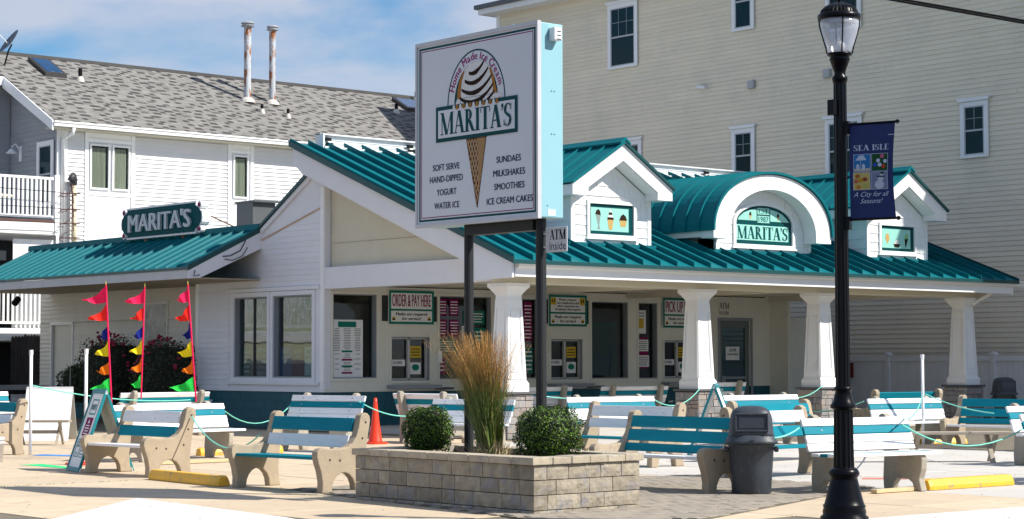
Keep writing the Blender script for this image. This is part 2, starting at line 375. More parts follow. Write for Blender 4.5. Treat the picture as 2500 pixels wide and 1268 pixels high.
for k, (d, x, y) in enumerate(cells):
    hx, hy = .102, .0495; c = [(-hx, -hy), (hx, -hy), (hx, hy), (-hx, hy)]; h = .027+random.uniform(0, .004)
    if k < 298:
        if pm is None:
            gg = G(); gg.box(-hx, hx, -hy, hy, -.01, 0); o = part(gg, 'paver', PAV, pv); pm = o
        else:
            o = pm.copy(); COL.objects.link(o); o.parent = pv
        o.location = (x, y, h); o.rotation_euler = (0, 0, ang)
    else:
        P = [(x+a*ca-b*sa, y+a*sa+b*ca) for a, b in c]; rest.prism([(a, b, h-.01) for a, b in P], (0, 0, .01))
o = part(rest, 'paver_field', PAV, pv, kind='stuff')
# chalk marks
for nm, lab, c, pts in [('chalk_mark', 'blue chalk smear on the concrete left of the tall menu A-board', (.08, .25, .62), [(14.3, 28.3), (14.75, 27.5), (15.05, 27.6), (14.6, 28.6)]),
                 ('chalk_mark', 'green chalk stripe on the concrete at the foot of the menu A-board', (.05, .62, .22), [(12.9, 25.9), (12.95, 24.6), (13.12, 24.6), (13.25, 25.9)]),
                 ('chalk_mark', 'orange red paint mark on pale concrete under the front right slat bench', (.75, .22, .16), [(19.2, 15.7), (19.6, 15.3), (19.8, 15.4), (19.4, 15.85)]),
                 ('chalk_mark', 'orange red paint mark on pale concrete behind the teal slat bench', (.75, .22, .16), [(17.6, 17.0), (18.0, 16.6), (18.2, 16.7), (17.8, 17.1)]),
                 ('chalk_mark', 'orange red paint mark on pale concrete left of the yellow wheel stop', (.75, .22, .16), [(20.2, 14.9), (20.6, 14.5), (20.8, 14.6), (20.4, 15.0)])]:
    g = G(); g.prism([(x, y, .0155) for x, y in pts], (0, 0, .003)); tag(part(g, nm, pure('chalk_'+lab[:4], c, .9)), lab, 'chalk mark')
g = G()
rl = random.Random(21)
for k in range(700):
    dd = rl.uniform(16, 34); aa = rl.uniform(-.27, .27)*dd; x = .651*dd+.759*aa; y = .759*dd-.651*aa
    if PX-.1 < x < PX+PWD+.1 and PY-.1 < y < PY+PLN+.1: continue
    q = rl.uniform(.006, .022); an = rl.uniform(0, 3.1); cx_, sx_ = math.cos(an)*q, math.sin(an)*q; z_ = .034 if 11.9 < x < 18.2 and 13 < y < 18.9 else .024
    g.poly([(x-cx_, y-sx_, z_), (x+sx_*.5, y-cx_*.5, z_+.003), (x+cx_, y+sx_, z_+.002), (x-sx_*.5, y+cx_*.5, z_)], [(0, 1, 2, 3)])
tag(part(g, 'ground_litter', mat('leaf_litter', (.12, .085, .05), .9, var=.4, scale=3)), '', '', kind='stuff')
# moss lines in joints
g = G()
for k in range(500):
    t = random.random(); x = 9.2+t*2.2+random.gauss(0, .006); y = 21.6-(21.6-21.599)*t; y = 21.595+random.gauss(0, .012); x = 7+t*5.6
    g.poly([(x, y, .008), (x+.015, y+.006, .008), (x+.006, y+.004, .014+random.random()*.018)], [(0, 1, 2)])
tag(part(g, 'joint_moss', mat('moss', (.10, .12, .02), .9)), '', '', kind='stuff')

# ------------------------------------------------------------------ the ice cream shop
shop = thing('ice_cream_shop', 'low white ice cream shop with teal standing seam roof, dormers and columned porch', 'building', (23.89, 34.0, 0))
X0, Y0 = 23.89, 34.014
A = FL(X0); Bf = FR(Y0)
# porch floor and curb
g = G(); g.box(24.1, 38.6, 27.75, 33.98, 0, .10); part(g, 'porch_floor', LOT, shop)
# bay wall (faces -X) Y 34.01..39.07
gable = [(-39.07, .84), (-34.014, .84), (-34.014, 5.35), (-34.32, 5.62), (-36.44, 4.36), (-39.07, 4.30)]
ops = [(-37.5, -36.15, 1.13, 2.92), (-35.93, -34.42, 1.13, 2.92)]
g = wall_open(A, -39.07, -34.014, .84, 3.05, ops, -.18, 0)
g.fprism(A, [(-39.07, 3.05), (-34.014, 3.05), (-34.014, 5.35), (-34.32, 5.62), (-36.44, 4.34), (-39.07, 4.25)], -.18, 0)
part(g, 'wall', WALLW, shop)
siding(A, [(-39.0, .90), (-37.72, .90), (-37.72, 3.11), (-39.0, 3.11)], .12, WALLW, shop, .0, .026)
siding(A, [(-39.0, 3.12), (-34.08, 3.12), (-34.08, 5.0), (-36.42, 4.02), (-39.0, 3.55)], .12, WALLW, shop, .0, .016)
g = G(); g.fbox(A, -39.07, -34.014, 0, .83, -.18, -.02); part(g, 'block_base', TEALW, shop)
# painted blocks of the base
for r in range(4):
    for c in range(13):
        u0 = -39.05+c*.40-(.2 if r % 2 else 0); u1 = u0+.392
        u0, u1 = max(u0, -39.05), min(u1, -34.03)
        if u1-u0 > .05:
            g = G(); g.fbox(A, u0, u1, .02+r*.2, .212+r*.2, -.02, -.004); part(g, 'block', TEALW, shop)
g = G(); g.fbox(A, -39.1, -34.0, .83, .9, -.02, .03); part(g, 'base_trim', WALLW, shop)
g = G(); g.fbox(A, -39.14, -39.0, .84, 3.5, -.03, .03); g.fbox(A, -34.12, -33.99, .84, 5.2, -.02, .028); part(g, 'corner_board', WHITEV, shop)
# orange weathered rake trim
g = G(); g.fprism(A, [(-39.0, 3.50), (-34.12, 4.74), (-34.12, 4.77), (-39.0, 3.53)], .012, .03); part(g, 'rake_trim', mat('faded_orange_trim', (.55, .36, .24), .6, var=.1), shop)
# bay windows
def casing(F, u0, u1, v0, v1, t=.09, w=.03):
    g = G(); g.fbox(F, u0-t, u0, v0-t, v1+t, 0, w); g.fbox(F, u1, u1+t, v0-t, v1+t, 0, w); g.fbox(F, u0, u1, v1, v1+t, 0, w); g.fbox(F, u0, u1, v0-t, v0, 0, w); return g
for a, b, c, d in ops:
    wf = part(casing(A, a, b, c, d, .10, .035), 'window', WALLW, shop, bevel=.004)
    g = G(); g.fbox(A, a, b, c, d, -.12, -.115); part(g, 'pane', GLASS, wf)
    g = G(); g.fbox(A, a, a+.03, c, d, -.115, 0); g.fbox(A, b-.03, b, c, d, -.115, 0); g.fbox(A, a+.03, b-.03, d-.03, d, -.115, 0); g.fbox(A, a+.03, b-.03, c, c+.03, -.115, 0); part(g, 'jamb', GREYP, wf)
g = G(); g.fbox(A, -37.75, -34.13, 3.03, 3.11, .0, .06); part(g, 'head_trim', WALLW, shop)
g = G(); g.fbox(A, -37.75, -34.13, .98, 1.05, .0, .07); part(g, 'window_sill', WALLW, shop)
# interior room
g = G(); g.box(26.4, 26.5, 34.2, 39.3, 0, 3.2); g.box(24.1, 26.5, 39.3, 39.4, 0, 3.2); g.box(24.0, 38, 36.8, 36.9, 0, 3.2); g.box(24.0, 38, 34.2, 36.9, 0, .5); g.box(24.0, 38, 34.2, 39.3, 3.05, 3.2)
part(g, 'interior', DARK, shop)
# front wall under porch (faces -Y)
fo = [(24.12, 25.28, 1.12, 2.93), (25.50, 26.92, 2.30, 2.88), (25.68, 26.74, 1.06, 2.02), (27.02, 28.52, 1.08, 2.94), (28.75, 29.98, 1.08, 2.92),
      (30.34, 31.34, 1.05, 2.0), (31.64, 32.84, 1.06, 2.90), (33.2, 33.84, 1.05, 2.90), (34.08, 35.1, 1.05, 1.99), (36.06, 37.2, .12, 2.5)]
f1 = [o for i, o in enumerate(fo) if i not in (1,)]
g = wall_open(Bf, X0+.182, 38.0, .84, 3.10, [o for o in f1 if o[2] > .5]+[(36.06, 37.2, .84, 2.5)], -.18, 0)
part(g, 'front_wall', PORCHW, shop)
g = G(); g.fbox(Bf, X0+.001, 36.06, 0, .83, -.18, -.02); g.fbox(Bf, 37.2, 38.0, .1, .83, -.18, -.02); part(g, 'front_block_base', TEALW, shop)
for r in range(4):
    for c in range(31):
        u0 = 23.9+c*.40-(.2 if r % 2 else 0); u1 = min(u0+.392, 36.05); u0 = max(u0, 23.9)
        if u1-u0 > .05:
            g = G(); g.fbox(Bf, u0, u1, .02+r*.2, .212+r*.2, -.02, -.004); part(g, 'block', TEALW, shop)
g = G(); g.fbox(Bf, 23.9, 36.0, .83, .9, -.02, .03); part(g, 'base_trim', PORCHW, shop)
for i, (a, b, c, d) in enumerate(f1):
    if c < .5: continue
    wf = part(casing(Bf, a, b, c, d, .06, .02), 'window', PORCHW, shop, bevel=.003)
    g = G(); g.fbox(Bf, a, b, c, d, -.13, -.125); part(g, 'pane', glass('shop_glass', (.7, .78, .78), .42), wf)
    g = G(); g.fbox(Bf, a, a+.02, c, d, -.125, 0); g.fbox(Bf, b-.02, b, c, d, -.125, 0); g.fbox(Bf, a+.02, b-.02, d-.02, d, -.125, 0); g.fbox(Bf, a+.02, b-.02, c, c+.025, -.125, 0); part(g, 'jamb', GREYP, wf)
    if i in (1, 4, 7):
        mid = (a+b)/2; g = G(); g.fbox(Bf, mid-.03, mid+.03, c, d, -.12, -.06); g.fbox(Bf, a, a+.05, c, d, -.12, -.06); g.fbox(Bf, b-.05, b, c, d, -.12, -.06); g.fbox(Bf, a, b, d-.05, d, -.12, -.06); g.fbox(Bf, a, b, c, c+.05, -.12, -.06)
        part(g, 'slider_frame', mat('aluminium_frame', (.5, .5, .5), .4, var=.05), wf)
        g = G(); g.fbox(Bf, a-.12, b+.12, c-.17, c-.09, .0, .30); part(g, 'counter_shelf', GREYP, shop)
        g = G(); g.fbox(Bf, b+.12, b+.5, c-.2, c-.15, .0, .25); part(g, 'counter_shelf', mat('dark_counter', (.06, .06, .07), .5), shop)
# small transoms beside signs
for a, b in ((25.42, 25.58), (26.86, 27.0-.06), (30.18, 30.26), (31.46, 31.54), (34.0, 34.02)):
    g = G(); g.fbox(Bf, a, b, 2.36, 2.92, .003, .012); part(g, 'transom_glass', DARK, shop)
# glass door
dr = part(casing(Bf, 36.06, 37.2, .12, 2.5, .07, .03), 'door', GREYP, shop, bevel=.004)
g = G(); g.fbox(Bf, 36.06, 36.2, .12, 2.5, -.1, -.05); g.fbox(Bf, 37.06, 37.2, .12, 2.5, -.1, -.05); g.fbox(Bf, 36.2, 37.06, 2.32, 2.5, -.1, -.05); g.fbox(Bf, 36.2, 37.06, .12, .35, -.1, -.05); part(g, 'door_frame', mat('green_grey_frame', (.12, .15, .15), .5), dr)
g = G(); g.fbox(Bf, 36.2, 37.06, .35, 2.32, -.08, -.075); part(g, 'pane', GLASS2, dr)
g = G(); g.fbox(Bf, 36.22, 37.04, 1.02, 1.08, -.05, -.01); g.fbox(Bf, 36.15, 36.3, .75, 1.1, -.05, -.02); part(g, 'push_bar', GREYP, dr)
# wall stub + white panel right of the door
g = G(); g.box(37.95, 38.05, 33.4, 34.2, .1, 3.1); part(g, 'wall_return', PORCHW, shop)
g = G(); g.box(38.06, 39.6, 34.0, 34.06, .1, 2.6); part(g, 'utility_panel', PORCHW, shop)
# soda dispenser-like box and switch on wall
g = G(); g.fbox(Bf, 26.93, 27.06-.03, 1.45, 1.72, .005, .10); part(g, 'soap_dispenser', WHITEV, shop, bevel=.01)
g = G(); g.fbox(Bf, 30.05, 30.09, 1.3, 1.42, .003, .02); part(g, 'switch', BLKM, shop)
# electric outlet boxes on bay base
g = G(); g.fbox(A, -38.55, -38.43, .52, .62, -.004, .04); g.fbox(A, -38.55, -38.43, .38, .48, -.004, .04); part(g, 'outlet_box', WHITEV, shop)
# porch ceiling
g = G(); g.box(24.2, 39.1, 28.3, 34.0, 3.12, 3.17); part(g, 'porch_ceiling', CREAMT, shop)
for y in (29.6, 31.2, 32.8):
    g = G(); g.box(24.2, 39.0, y, y+.02, 3.105, 3.119); part(g, 'ceiling_seam', CREAMT, shop)
# beams
g = G(); g.box(23.89, 39.0, 28.06, 28.5, 2.97, 3.3); part(g, 'front_beam', CREAMT, shop, bevel=.005)
g = G(); g.box(X0, 24.2, 28.5, 34.0, 3.02, 3.48); part(g, 'side_beam', WALLW, shop, bevel=.005)
for x in (28.9, 32.8, 37.9):
    g = G(); g.box(x, x+.3, 28.5, 34.0, 3.0, 3.12); part(g, 'cross_beam', CREAMT, shop)
g = G(); g.box(23.52, 39.2, 27.52, 28.06, 3.10, 3.13); part(g, 'soffit', CREAMT, shop)
g = G(); g.box(23.6, 39.2, 27.44, 27.52, 3.06, 3.36); part(g, 'eave_fascia', WHITE, shop, bevel=.004)
g = G()  # ogee gutter, extruded along X
prof = [(27.44, 3.22), (27.39, 3.22), (27.36, 3.25), (27.35, 3.29), (27.31, 3.32), (27.29, 3.345), (27.29, 3.365), (27.31, 3.365), (27.315, 3.35), (27.44, 3.35)]
g.prism([(23.62, y, z) for y, z in prof], (16.15, 0, 0)); part(g, 'gutter', GUTTER, shop)
g = G(); g.tube([(38.6, 27.6, 3.1), (38.65, 27.75, 3.02), (38.6, 27.95, 2.92), (38.45, 28.05, 2.8)], .045, 8); part(g, 'downspout', GUTTER, shop, smooth=True)
# roof
E0 = (27.30, 3.345-.377*.063); SL = .3795
def rz(y): return 3.321+SL*(y-27.30)
RIDGE = 34.65
PW = .478; xr = 23.44; k = 0
TEAL2 = TEAL
while xr < 39.2:
    x1 = min(xr+PW, 39.22)
    g = G(); g.hexa([(xr+.001, 27.30, rz(27.30)+.03), (x1-.001, 27.30, rz(27.30)+.03), (x1-.001, RIDGE, rz(RIDGE)+.03), (xr+.001, RIDGE, rz(RIDGE)+.03),
                     (xr+.001, 27.30, rz(27.30)+.05), (x1-.001, 27.30, rz(27.30)+.05), (x1-.001, RIDGE, rz(RIDGE)+.05), (xr+.001, RIDGE, rz(RIDGE)+.05)])
    part(g, 'roof_panel', TEAL, shop)
    g = G(); a = xr-.014 if k else xr+.0; b = a+.022; z = .052
    g.hexa([(a, 27.29, rz(27.29)+z), (b, 27.29, rz(27.29)+z), (b, RIDGE, rz(RIDGE)+z), (a, RIDGE, rz(RIDGE)+z), (a, 27.29, rz(27.29)+z+.10), (b, 27.29, rz(27.29)+z+.10), (b, RIDGE, rz(RIDGE)+z+.10), (a, RIDGE, rz(RIDGE)+z+.10)])
    part(g, 'roof_seam', TEAL, shop)
    xr += PW; k += 1
g = G(); g.prism([(23.41, 27.27, rz(27.27)-.02), (23.41, RIDGE+.02, rz(RIDGE)-.02), (23.41, RIDGE+.02, rz(RIDGE)+.11), (23.41, 27.27, rz(27.27)+.10)], (.03, 0, 0)); part(g, 'rake_edge', TEALDK, shop)
g = G(); g.prism([(39.22, 27.27, rz(27.27)-.02), (39.22, RIDGE+.02, rz(RIDGE)-.02), (39.22, RIDGE+.02, rz(RIDGE)+.11), (39.22, 27.27, rz(27.27)+.11)], (.03, 0, 0)); part(g, 'rake_edge', TEALDK, shop)
g = G(); g.box(23.44, 39.22, 27.27, 27.295, rz(27.3)-.03, rz(27.3)+.045); part(g, 'eave_edge', TEALDK, shop)
# roof deck under panels
g = G(); g.prism([(23.6, 27.5, rz(27.5)-.10), (23.6, RIDGE-.02, rz(RIDGE)-.10), (23.6, RIDGE-.02, rz(RIDGE)+.025), (23.6, 27.5, rz(27.5)+.025)], (15.6, 0, 0)); part(g, 'roof_deck', CREAMT, shop)
# rake fascia (white)
g = G(); g.prism([(23.5, 27.42, 3.34), (23.5, 34.63, 6.07), (23.5, 34.63, 5.72), (23.5, 34.30, 5.50), (23.5, 28.9, 3.45), (23.5, 28.45, 3.02), (23.5, 27.42, 3.04)], (.05, 0, 0)); part(g, 'rake_fascia', WALLW, shop)
g = G(); g.prism([(39.15, 27.42, 3.34), (39.15, 34.63, 6.07), (39.15, 34.63, 5.62), (39.15, 27.42, 3.04)], (.05, 0, 0)); part(g, 'rake_fascia', WHITE, shop)
g = G(); g.prism([(23.55, 28.3, 3.20), (23.55, 34.4, 5.53), (23.55, 34.4, 5.50), (23.55, 28.3, 3.17)], (.6, 0, 0)); part(g, 'rake_soffit', WALLW, shop)
# cream gable infill above side beam
g = G(); g.prism([(24.06, 28.35, 3.40), (24.06, 33.99, 3.40), (24.06, 33.99, 5.5), (24.06, 33.8, 5.55)], (.06, 0, 0)); part(g, 'gable_infill', CREAM, shop)
g = G(); g.fprism(FL(24.055), [(-33.9, 3.99), (-29.3, 3.99), (-29.3, 4.0), (-33.9, 4.0)], 0, .004); part(g, 'sheet_joint', mat('cream_joint', (.36, .32, .26), .7), shop)
for a, b, c, d in ((-33.18, -32.92, 4.98, 5.16), (-32.86, -32.66, 4.96, 5.06), (-32.6, -32.35, 4.9, 5.0)):
    g = G(); g.fbox(FL(24.055), a, b, c, d, 0, .003); part(g, 'peeling_patch', mat('peeled_paint', (.33, .27, .22), .8, var=.4, scale=12), shop)
# back slope and body behind
g = G(); g.prism([(X0-.1, 34.25, 5.62), (X0-.1, 36.50, 4.38), (X0-.1, 36.50, 4.44), (X0-.1, 34.25, 5.72)], (15.2, 0, 0)); part(g, 'back_roof', TEALDK, shop)
g = G(); g.prism([(X0-.06, 34.2, 5.55), (X0-.06, 36.45, 4.28), (X0-.06, 36.45, 4.38), (X0-.06, 34.2, 5.66)], (.05, 0, 0)); part(g, 'back_rake_board', WALLW, shop)
g = G(); g.box(24.55, 39.0, 36.9, 48.0, .0, 4.2); part(g, 'rear_body', PORCHW, shop)
g = G(); g.box(24.1, 39.0, 34.4, 36.8, 3.3, 4.2); part(g, 'rear_body', PORCHW, shop)
# white neon trough on the ridge
g = G(); g.box(24.22, 39.0, 34.72, 34.78, 6.06, 6.40); g.box(24.22, 39.0, 34.50, 34.72, 6.10, 6.14); g.box(24.2, 39.0, 34.62, 34.80, 6.40, 6.43); g.box(24.2, 24.24, 34.5, 34.8, 6.06, 6.42)
part(g, 'ridge_light_trough', WHITEV, shop)
g = G(); g.tube([(24.3, 34.66, 6.30), (39, 34.66, 6.30)], .014, 6); g.tube([(24.3, 34.66, 6.22), (39, 34.66, 6.22)], .014, 6); part(g, 'neon_tube', mat('neon_off', (.75, .78, .8), .2), shop)
g = G()
for x in (24.35, 26.6, 29, 31.4, 33.8, 36.2): g.box(x, x+.14, 34.6, 34.7, 6.28, 6.34); g.box(x+.02, x+.16, 34.56, 34.66, 6.19, 6.23)
part(g, 'tube_clamp', BLKM, shop)

# ---- wing
WX = 24.5
Wf = FL(WX)
g = G(); g.fbox(Wf, -48.1, -39.12, 0, .83, -.2, -.02); part(g, 'wing_block_base', TEALW, shop)
g = wall_open(Wf, -48.1, -39.12, .83, 3.55, [(-47.38, -46.26, .83, 2.46)], -.2, 0); part(g, 'wing_wall', mat('wing_wall_paint', (.56, .54, .50), .6, var=.03), shop)
WS = mat('wing_siding_paint', (.70, .68, .62), .55, var=.03)
siding(Wf, [(-48.05, .86), (-47.45, .86), (-47.45, 2.5), (-48.05, 2.5)], .11, WS, shop, t=.034)
siding(Wf, [(-46.19, .86), (-39.15, .86), (-39.15, 2.5), (-46.19, 2.5)], .11, WS, shop, t=.034)
siding(Wf, [(-48.05, 2.5), (-39.15, 2.5), (-39.15, 3.5), (-48.05, 3.5)], .11, WS, shop, t=.034)
g = G(); g.box(X0-.02, WX, 39.08, 39.12, 0, 3.4); part(g, 'corner_return', WHITEV, shop)
d2 = part(casing(Wf, -47.38, -46.26, .15, 2.46, .07, .045), 'door', WHITEV, shop)
g = G(); g.fbox(Wf, -47.38, -46.26, .15, 2.46, -.22, -.17); part(g, 'door_leaf', mat('pale_blue_door', (.36, .42, .50), .5, var=.03), d2)
g = G()
for z in (1.02, 1.35): g.tube([Wf.p(-47.2, z, -.17), Wf.p(-47.2, z, -.10)], .035, 10)
part(g, 'door_knob', mat('dark_brass', (.06, .05, .04), .3, metal=.8), d2)
# boarded window with plastic sheet
wf = part(casing(Wf, -42.45, -41.45, 1.6, 2.9, .05, .045), 'window', WS, shop)
g = G(); g.fbox(Wf, -42.45, -41.45, 1.6, 2.9, .036, .040); part(g, 'plastic_sheet', mat('plastic_sheet', (.30, .31, .27), .25, var=.25, scale=3, col2=(.06, .07, .07), c2pos=(.45, .6), c2scale=1.6, bump=.02, bscale=4), wf)
# wing roof: pent slope facing -X
ex, ez, rx, rzt = 22.0, 3.50, 23.89, 4.42
ya, yb = 36.42, 47.4; y = ya; k = 0
def wq(x, y0, y1, dz0, dz1): pass
n_w = 24; pw = (yb-ya)/n_w
for i in range(n_w):
    a, b = ya+i*pw, ya+(i+1)*pw
    g = G(); g.hexa([(ex, a+.001, ez), (ex, b-.001, ez), (rx, b-.001, rzt), (rx, a+.001, rzt), (ex, a+.001, ez+.02), (ex, b-.001, ez+.02), (rx, b-.001, rzt+.02), (rx, a+.001, rzt+.02)]); part(g, 'wing_roof_panel', TEAL, shop)
    g = G(); g.prism([(ex, a-.02, ez+.021), (ex, a+.02, ez+.021), (ex, a, ez+.075)], (rx-ex, 0, rzt-ez)); part(g, 'wing_roof_seam', TEAL, shop)
g = G(); g.prism([(rx-.12, ya-.02, rzt-.02), (rx-.10, ya-.02, rzt+.12), (rx+.1, ya-.02, rzt+.14), (rx+.25, ya-.02, rzt+.06), (rx+.1, ya-.02, rzt)], (0, yb-ya+.04, 0)); part(g, 'ridge_cap', TEAL, shop)
g = G(); g.box(ex-.012, ex+.0, ya, yb, ez-.03, ez+.03); g.prism([(ex-.01, ya-.03, ez-.05), (rx, ya-.03, rzt-.05), (rx, ya-.03, rzt+.06), (ex-.01, ya-.03, ez+.06)], (0, .03, 0)); part(g, 'roof_edge', TEALDK, shop)
g = G(); g.box(ex+.005, ex+.04, ya, yb+.1, ez-.22, ez-.035); part(g, 'wing_fascia', mat('weathered_white', (.52, .53, .56), .6, var=.06, col2=(.2, .15, .1), c2pos=(.68, .74), c2scale=6), shop)
g = G(); g.prism([(ex+.01, ya-.02, ez-.22), (ex+.3, ya-.02, ez-.20), (rx, ya-.02, rzt-.42), (rx, ya-.02, rzt-.05), (ex+.01, ya-.02, ez-.05)], (0, .03, 0)); part(g, 'wing_rake_board', WALLW, shop)
g = G(); g.box(ex+.04, WX, ya+.02, yb+.1, ez-.22, ez-.19); part(g, 'wing_soffit', mat('tan_soffit', (.33, .27, .19), .7, var=.08), shop)
g = G(); g.prism([(ex+.04, yb-.03, ez-.19), (WX, yb-.03, ez-.19), (WX, yb-.03, rzt), (rx, yb-.03, rzt-.02), (ex+.04, yb-.03, ez-.02)], (0, .03, 0)); part(g, 'wing_end_board', WALLW, shop)
# loose cables on the rake board
g = G(); g.tube([(23.45, 36.38, 4.15), (23.3, 36.36, 3.92), (23.05, 36.36, 3.8), (22.85, 36.36, 3.78)], .012, 5); g.tube([(23.5, 36.38, 4.0), (23.35, 36.36, 3.8), (23.1, 36.36, 3.7), (22.9, 36.36, 3.72)], .01, 5); g.tube([(22.15, 36.36, 3.45), (22.1, 36.33, 3.32), (22.25, 36.33, 3.36)], .012, 5)
part(g, 'loose_cable', BLKM, shop)
# floodlight at far end
g = G(); g.tube([(23.6, 47.6, 3.15), (23.45, 47.5, 3.02)], .09, 10); part(g, 'floodlight', BLKM, shop)

# ---- porch columns
def column(X, Yc=28.02):
    cx, cy = X+.275, Yc+.275
    c = G(); hb = [(.275, .905), (.275, 1.06), (.255, 1.09), (.235, 1.13)]
    def ring(h, z): return [(cx-h, cy-h, z), (cx+h, cy-h, z), (cx+h, cy+h, z), (cx-h, cy+h, z)]
    pr = hb+[(.175, 2.68), (.175, 2.74), (.21, 2.80), (.27, 2.88), (.29, 2.9), (.29, 2.969)]
    V = []
    for h, z in pr: V += ring(h, z)
    F = [(0, 3, 2, 1)]+[(4*(len(pr)-1)+i) for i in ()]
    fs = [(0, 1, 2, 3)]
    for i in range(len(pr)-1):
        for j in range(4): a = 4*i+j; b = 4*i+(j+1) % 4; fs.append((a, b, b+4, a+4))
    fs.append(tuple(4*(len(pr)-1)+i for i in range(4)))
    c.poly(V, fs); col = part(c, 'column', WHITE, shop)
    # raised panel borders on the two faces seen
    g = G()
    for F, s in ((FL(0), 0), (FR(0), 1)):
        def P(t, z, w):   # t -1..1 across face
            h = .235-(.235-.175)*(z-1.13)/(2.68-1.13)
            if s == 0: return (cx-h-w, cy-t*(h), z)
            return (cx+t*h, cy-h-w, z)
        for (t0, t1, z0, z1) in ((-.98, -.72, 1.14, 2.66), (.72, .98, 1.14, 2.66), (-.72, .72, 1.14, 1.24), (-.72, .72, 2.5, 2.66), (-.64, -.60, 1.3, 2.44), (.60, .64, 1.3, 2.44), (-.64, .64, 1.285, 1.3), (-.64, .64, 2.44, 2.455)):
            g.hexa([P(t0, z0, -.005), P(t1, z0, -.005), P(t1, z0, .014), P(t0, z0, .014), P(t0, z1, -.005), P(t1, z1, -.005), P(t1, z1, .014), P(t0, z1, .014)])
    part(g, 'panel_trim', WHITE, col)
    g = G(); g.box(cx-.37, cx+.37, cy-.37, cy+.37, .855, .905); part(g, 'slate_cap', SLATE, col, bevel=.006)
    g = G(); g.box(cx-.30, cx+.30, cy-.30, cy+.30, 0, .854); part(g, 'core', BLKM, col)
    for face in range(2):
        z = .01
        while z < .83:
            h = min(random.choice((.08, .11, .14, .17)), .85-z); t = -.33
            while t < .32:
                wd = random.uniform(.10, .27); t2 = min(t+wd, .33)
                if .33-t2 < .07: t2 = .33
                pr_ = random.uniform(.325, .35); g = G()
                if face == 0: g.box(cx-pr_, cx-.30, cy+t+.004, cy+t2-.004, z+.004, z+h-.004)
                else: g.box(cx+t+.004, cx+t2-.004, cy-pr_, cy-.30, z+.004, z+h-.004)
                part(g, 'stone', LEDGE, col, bevel=.008, seg=2); t = t2
            z += h
for X in (23.89, 29.06, 32.9, 38.12): column(X)

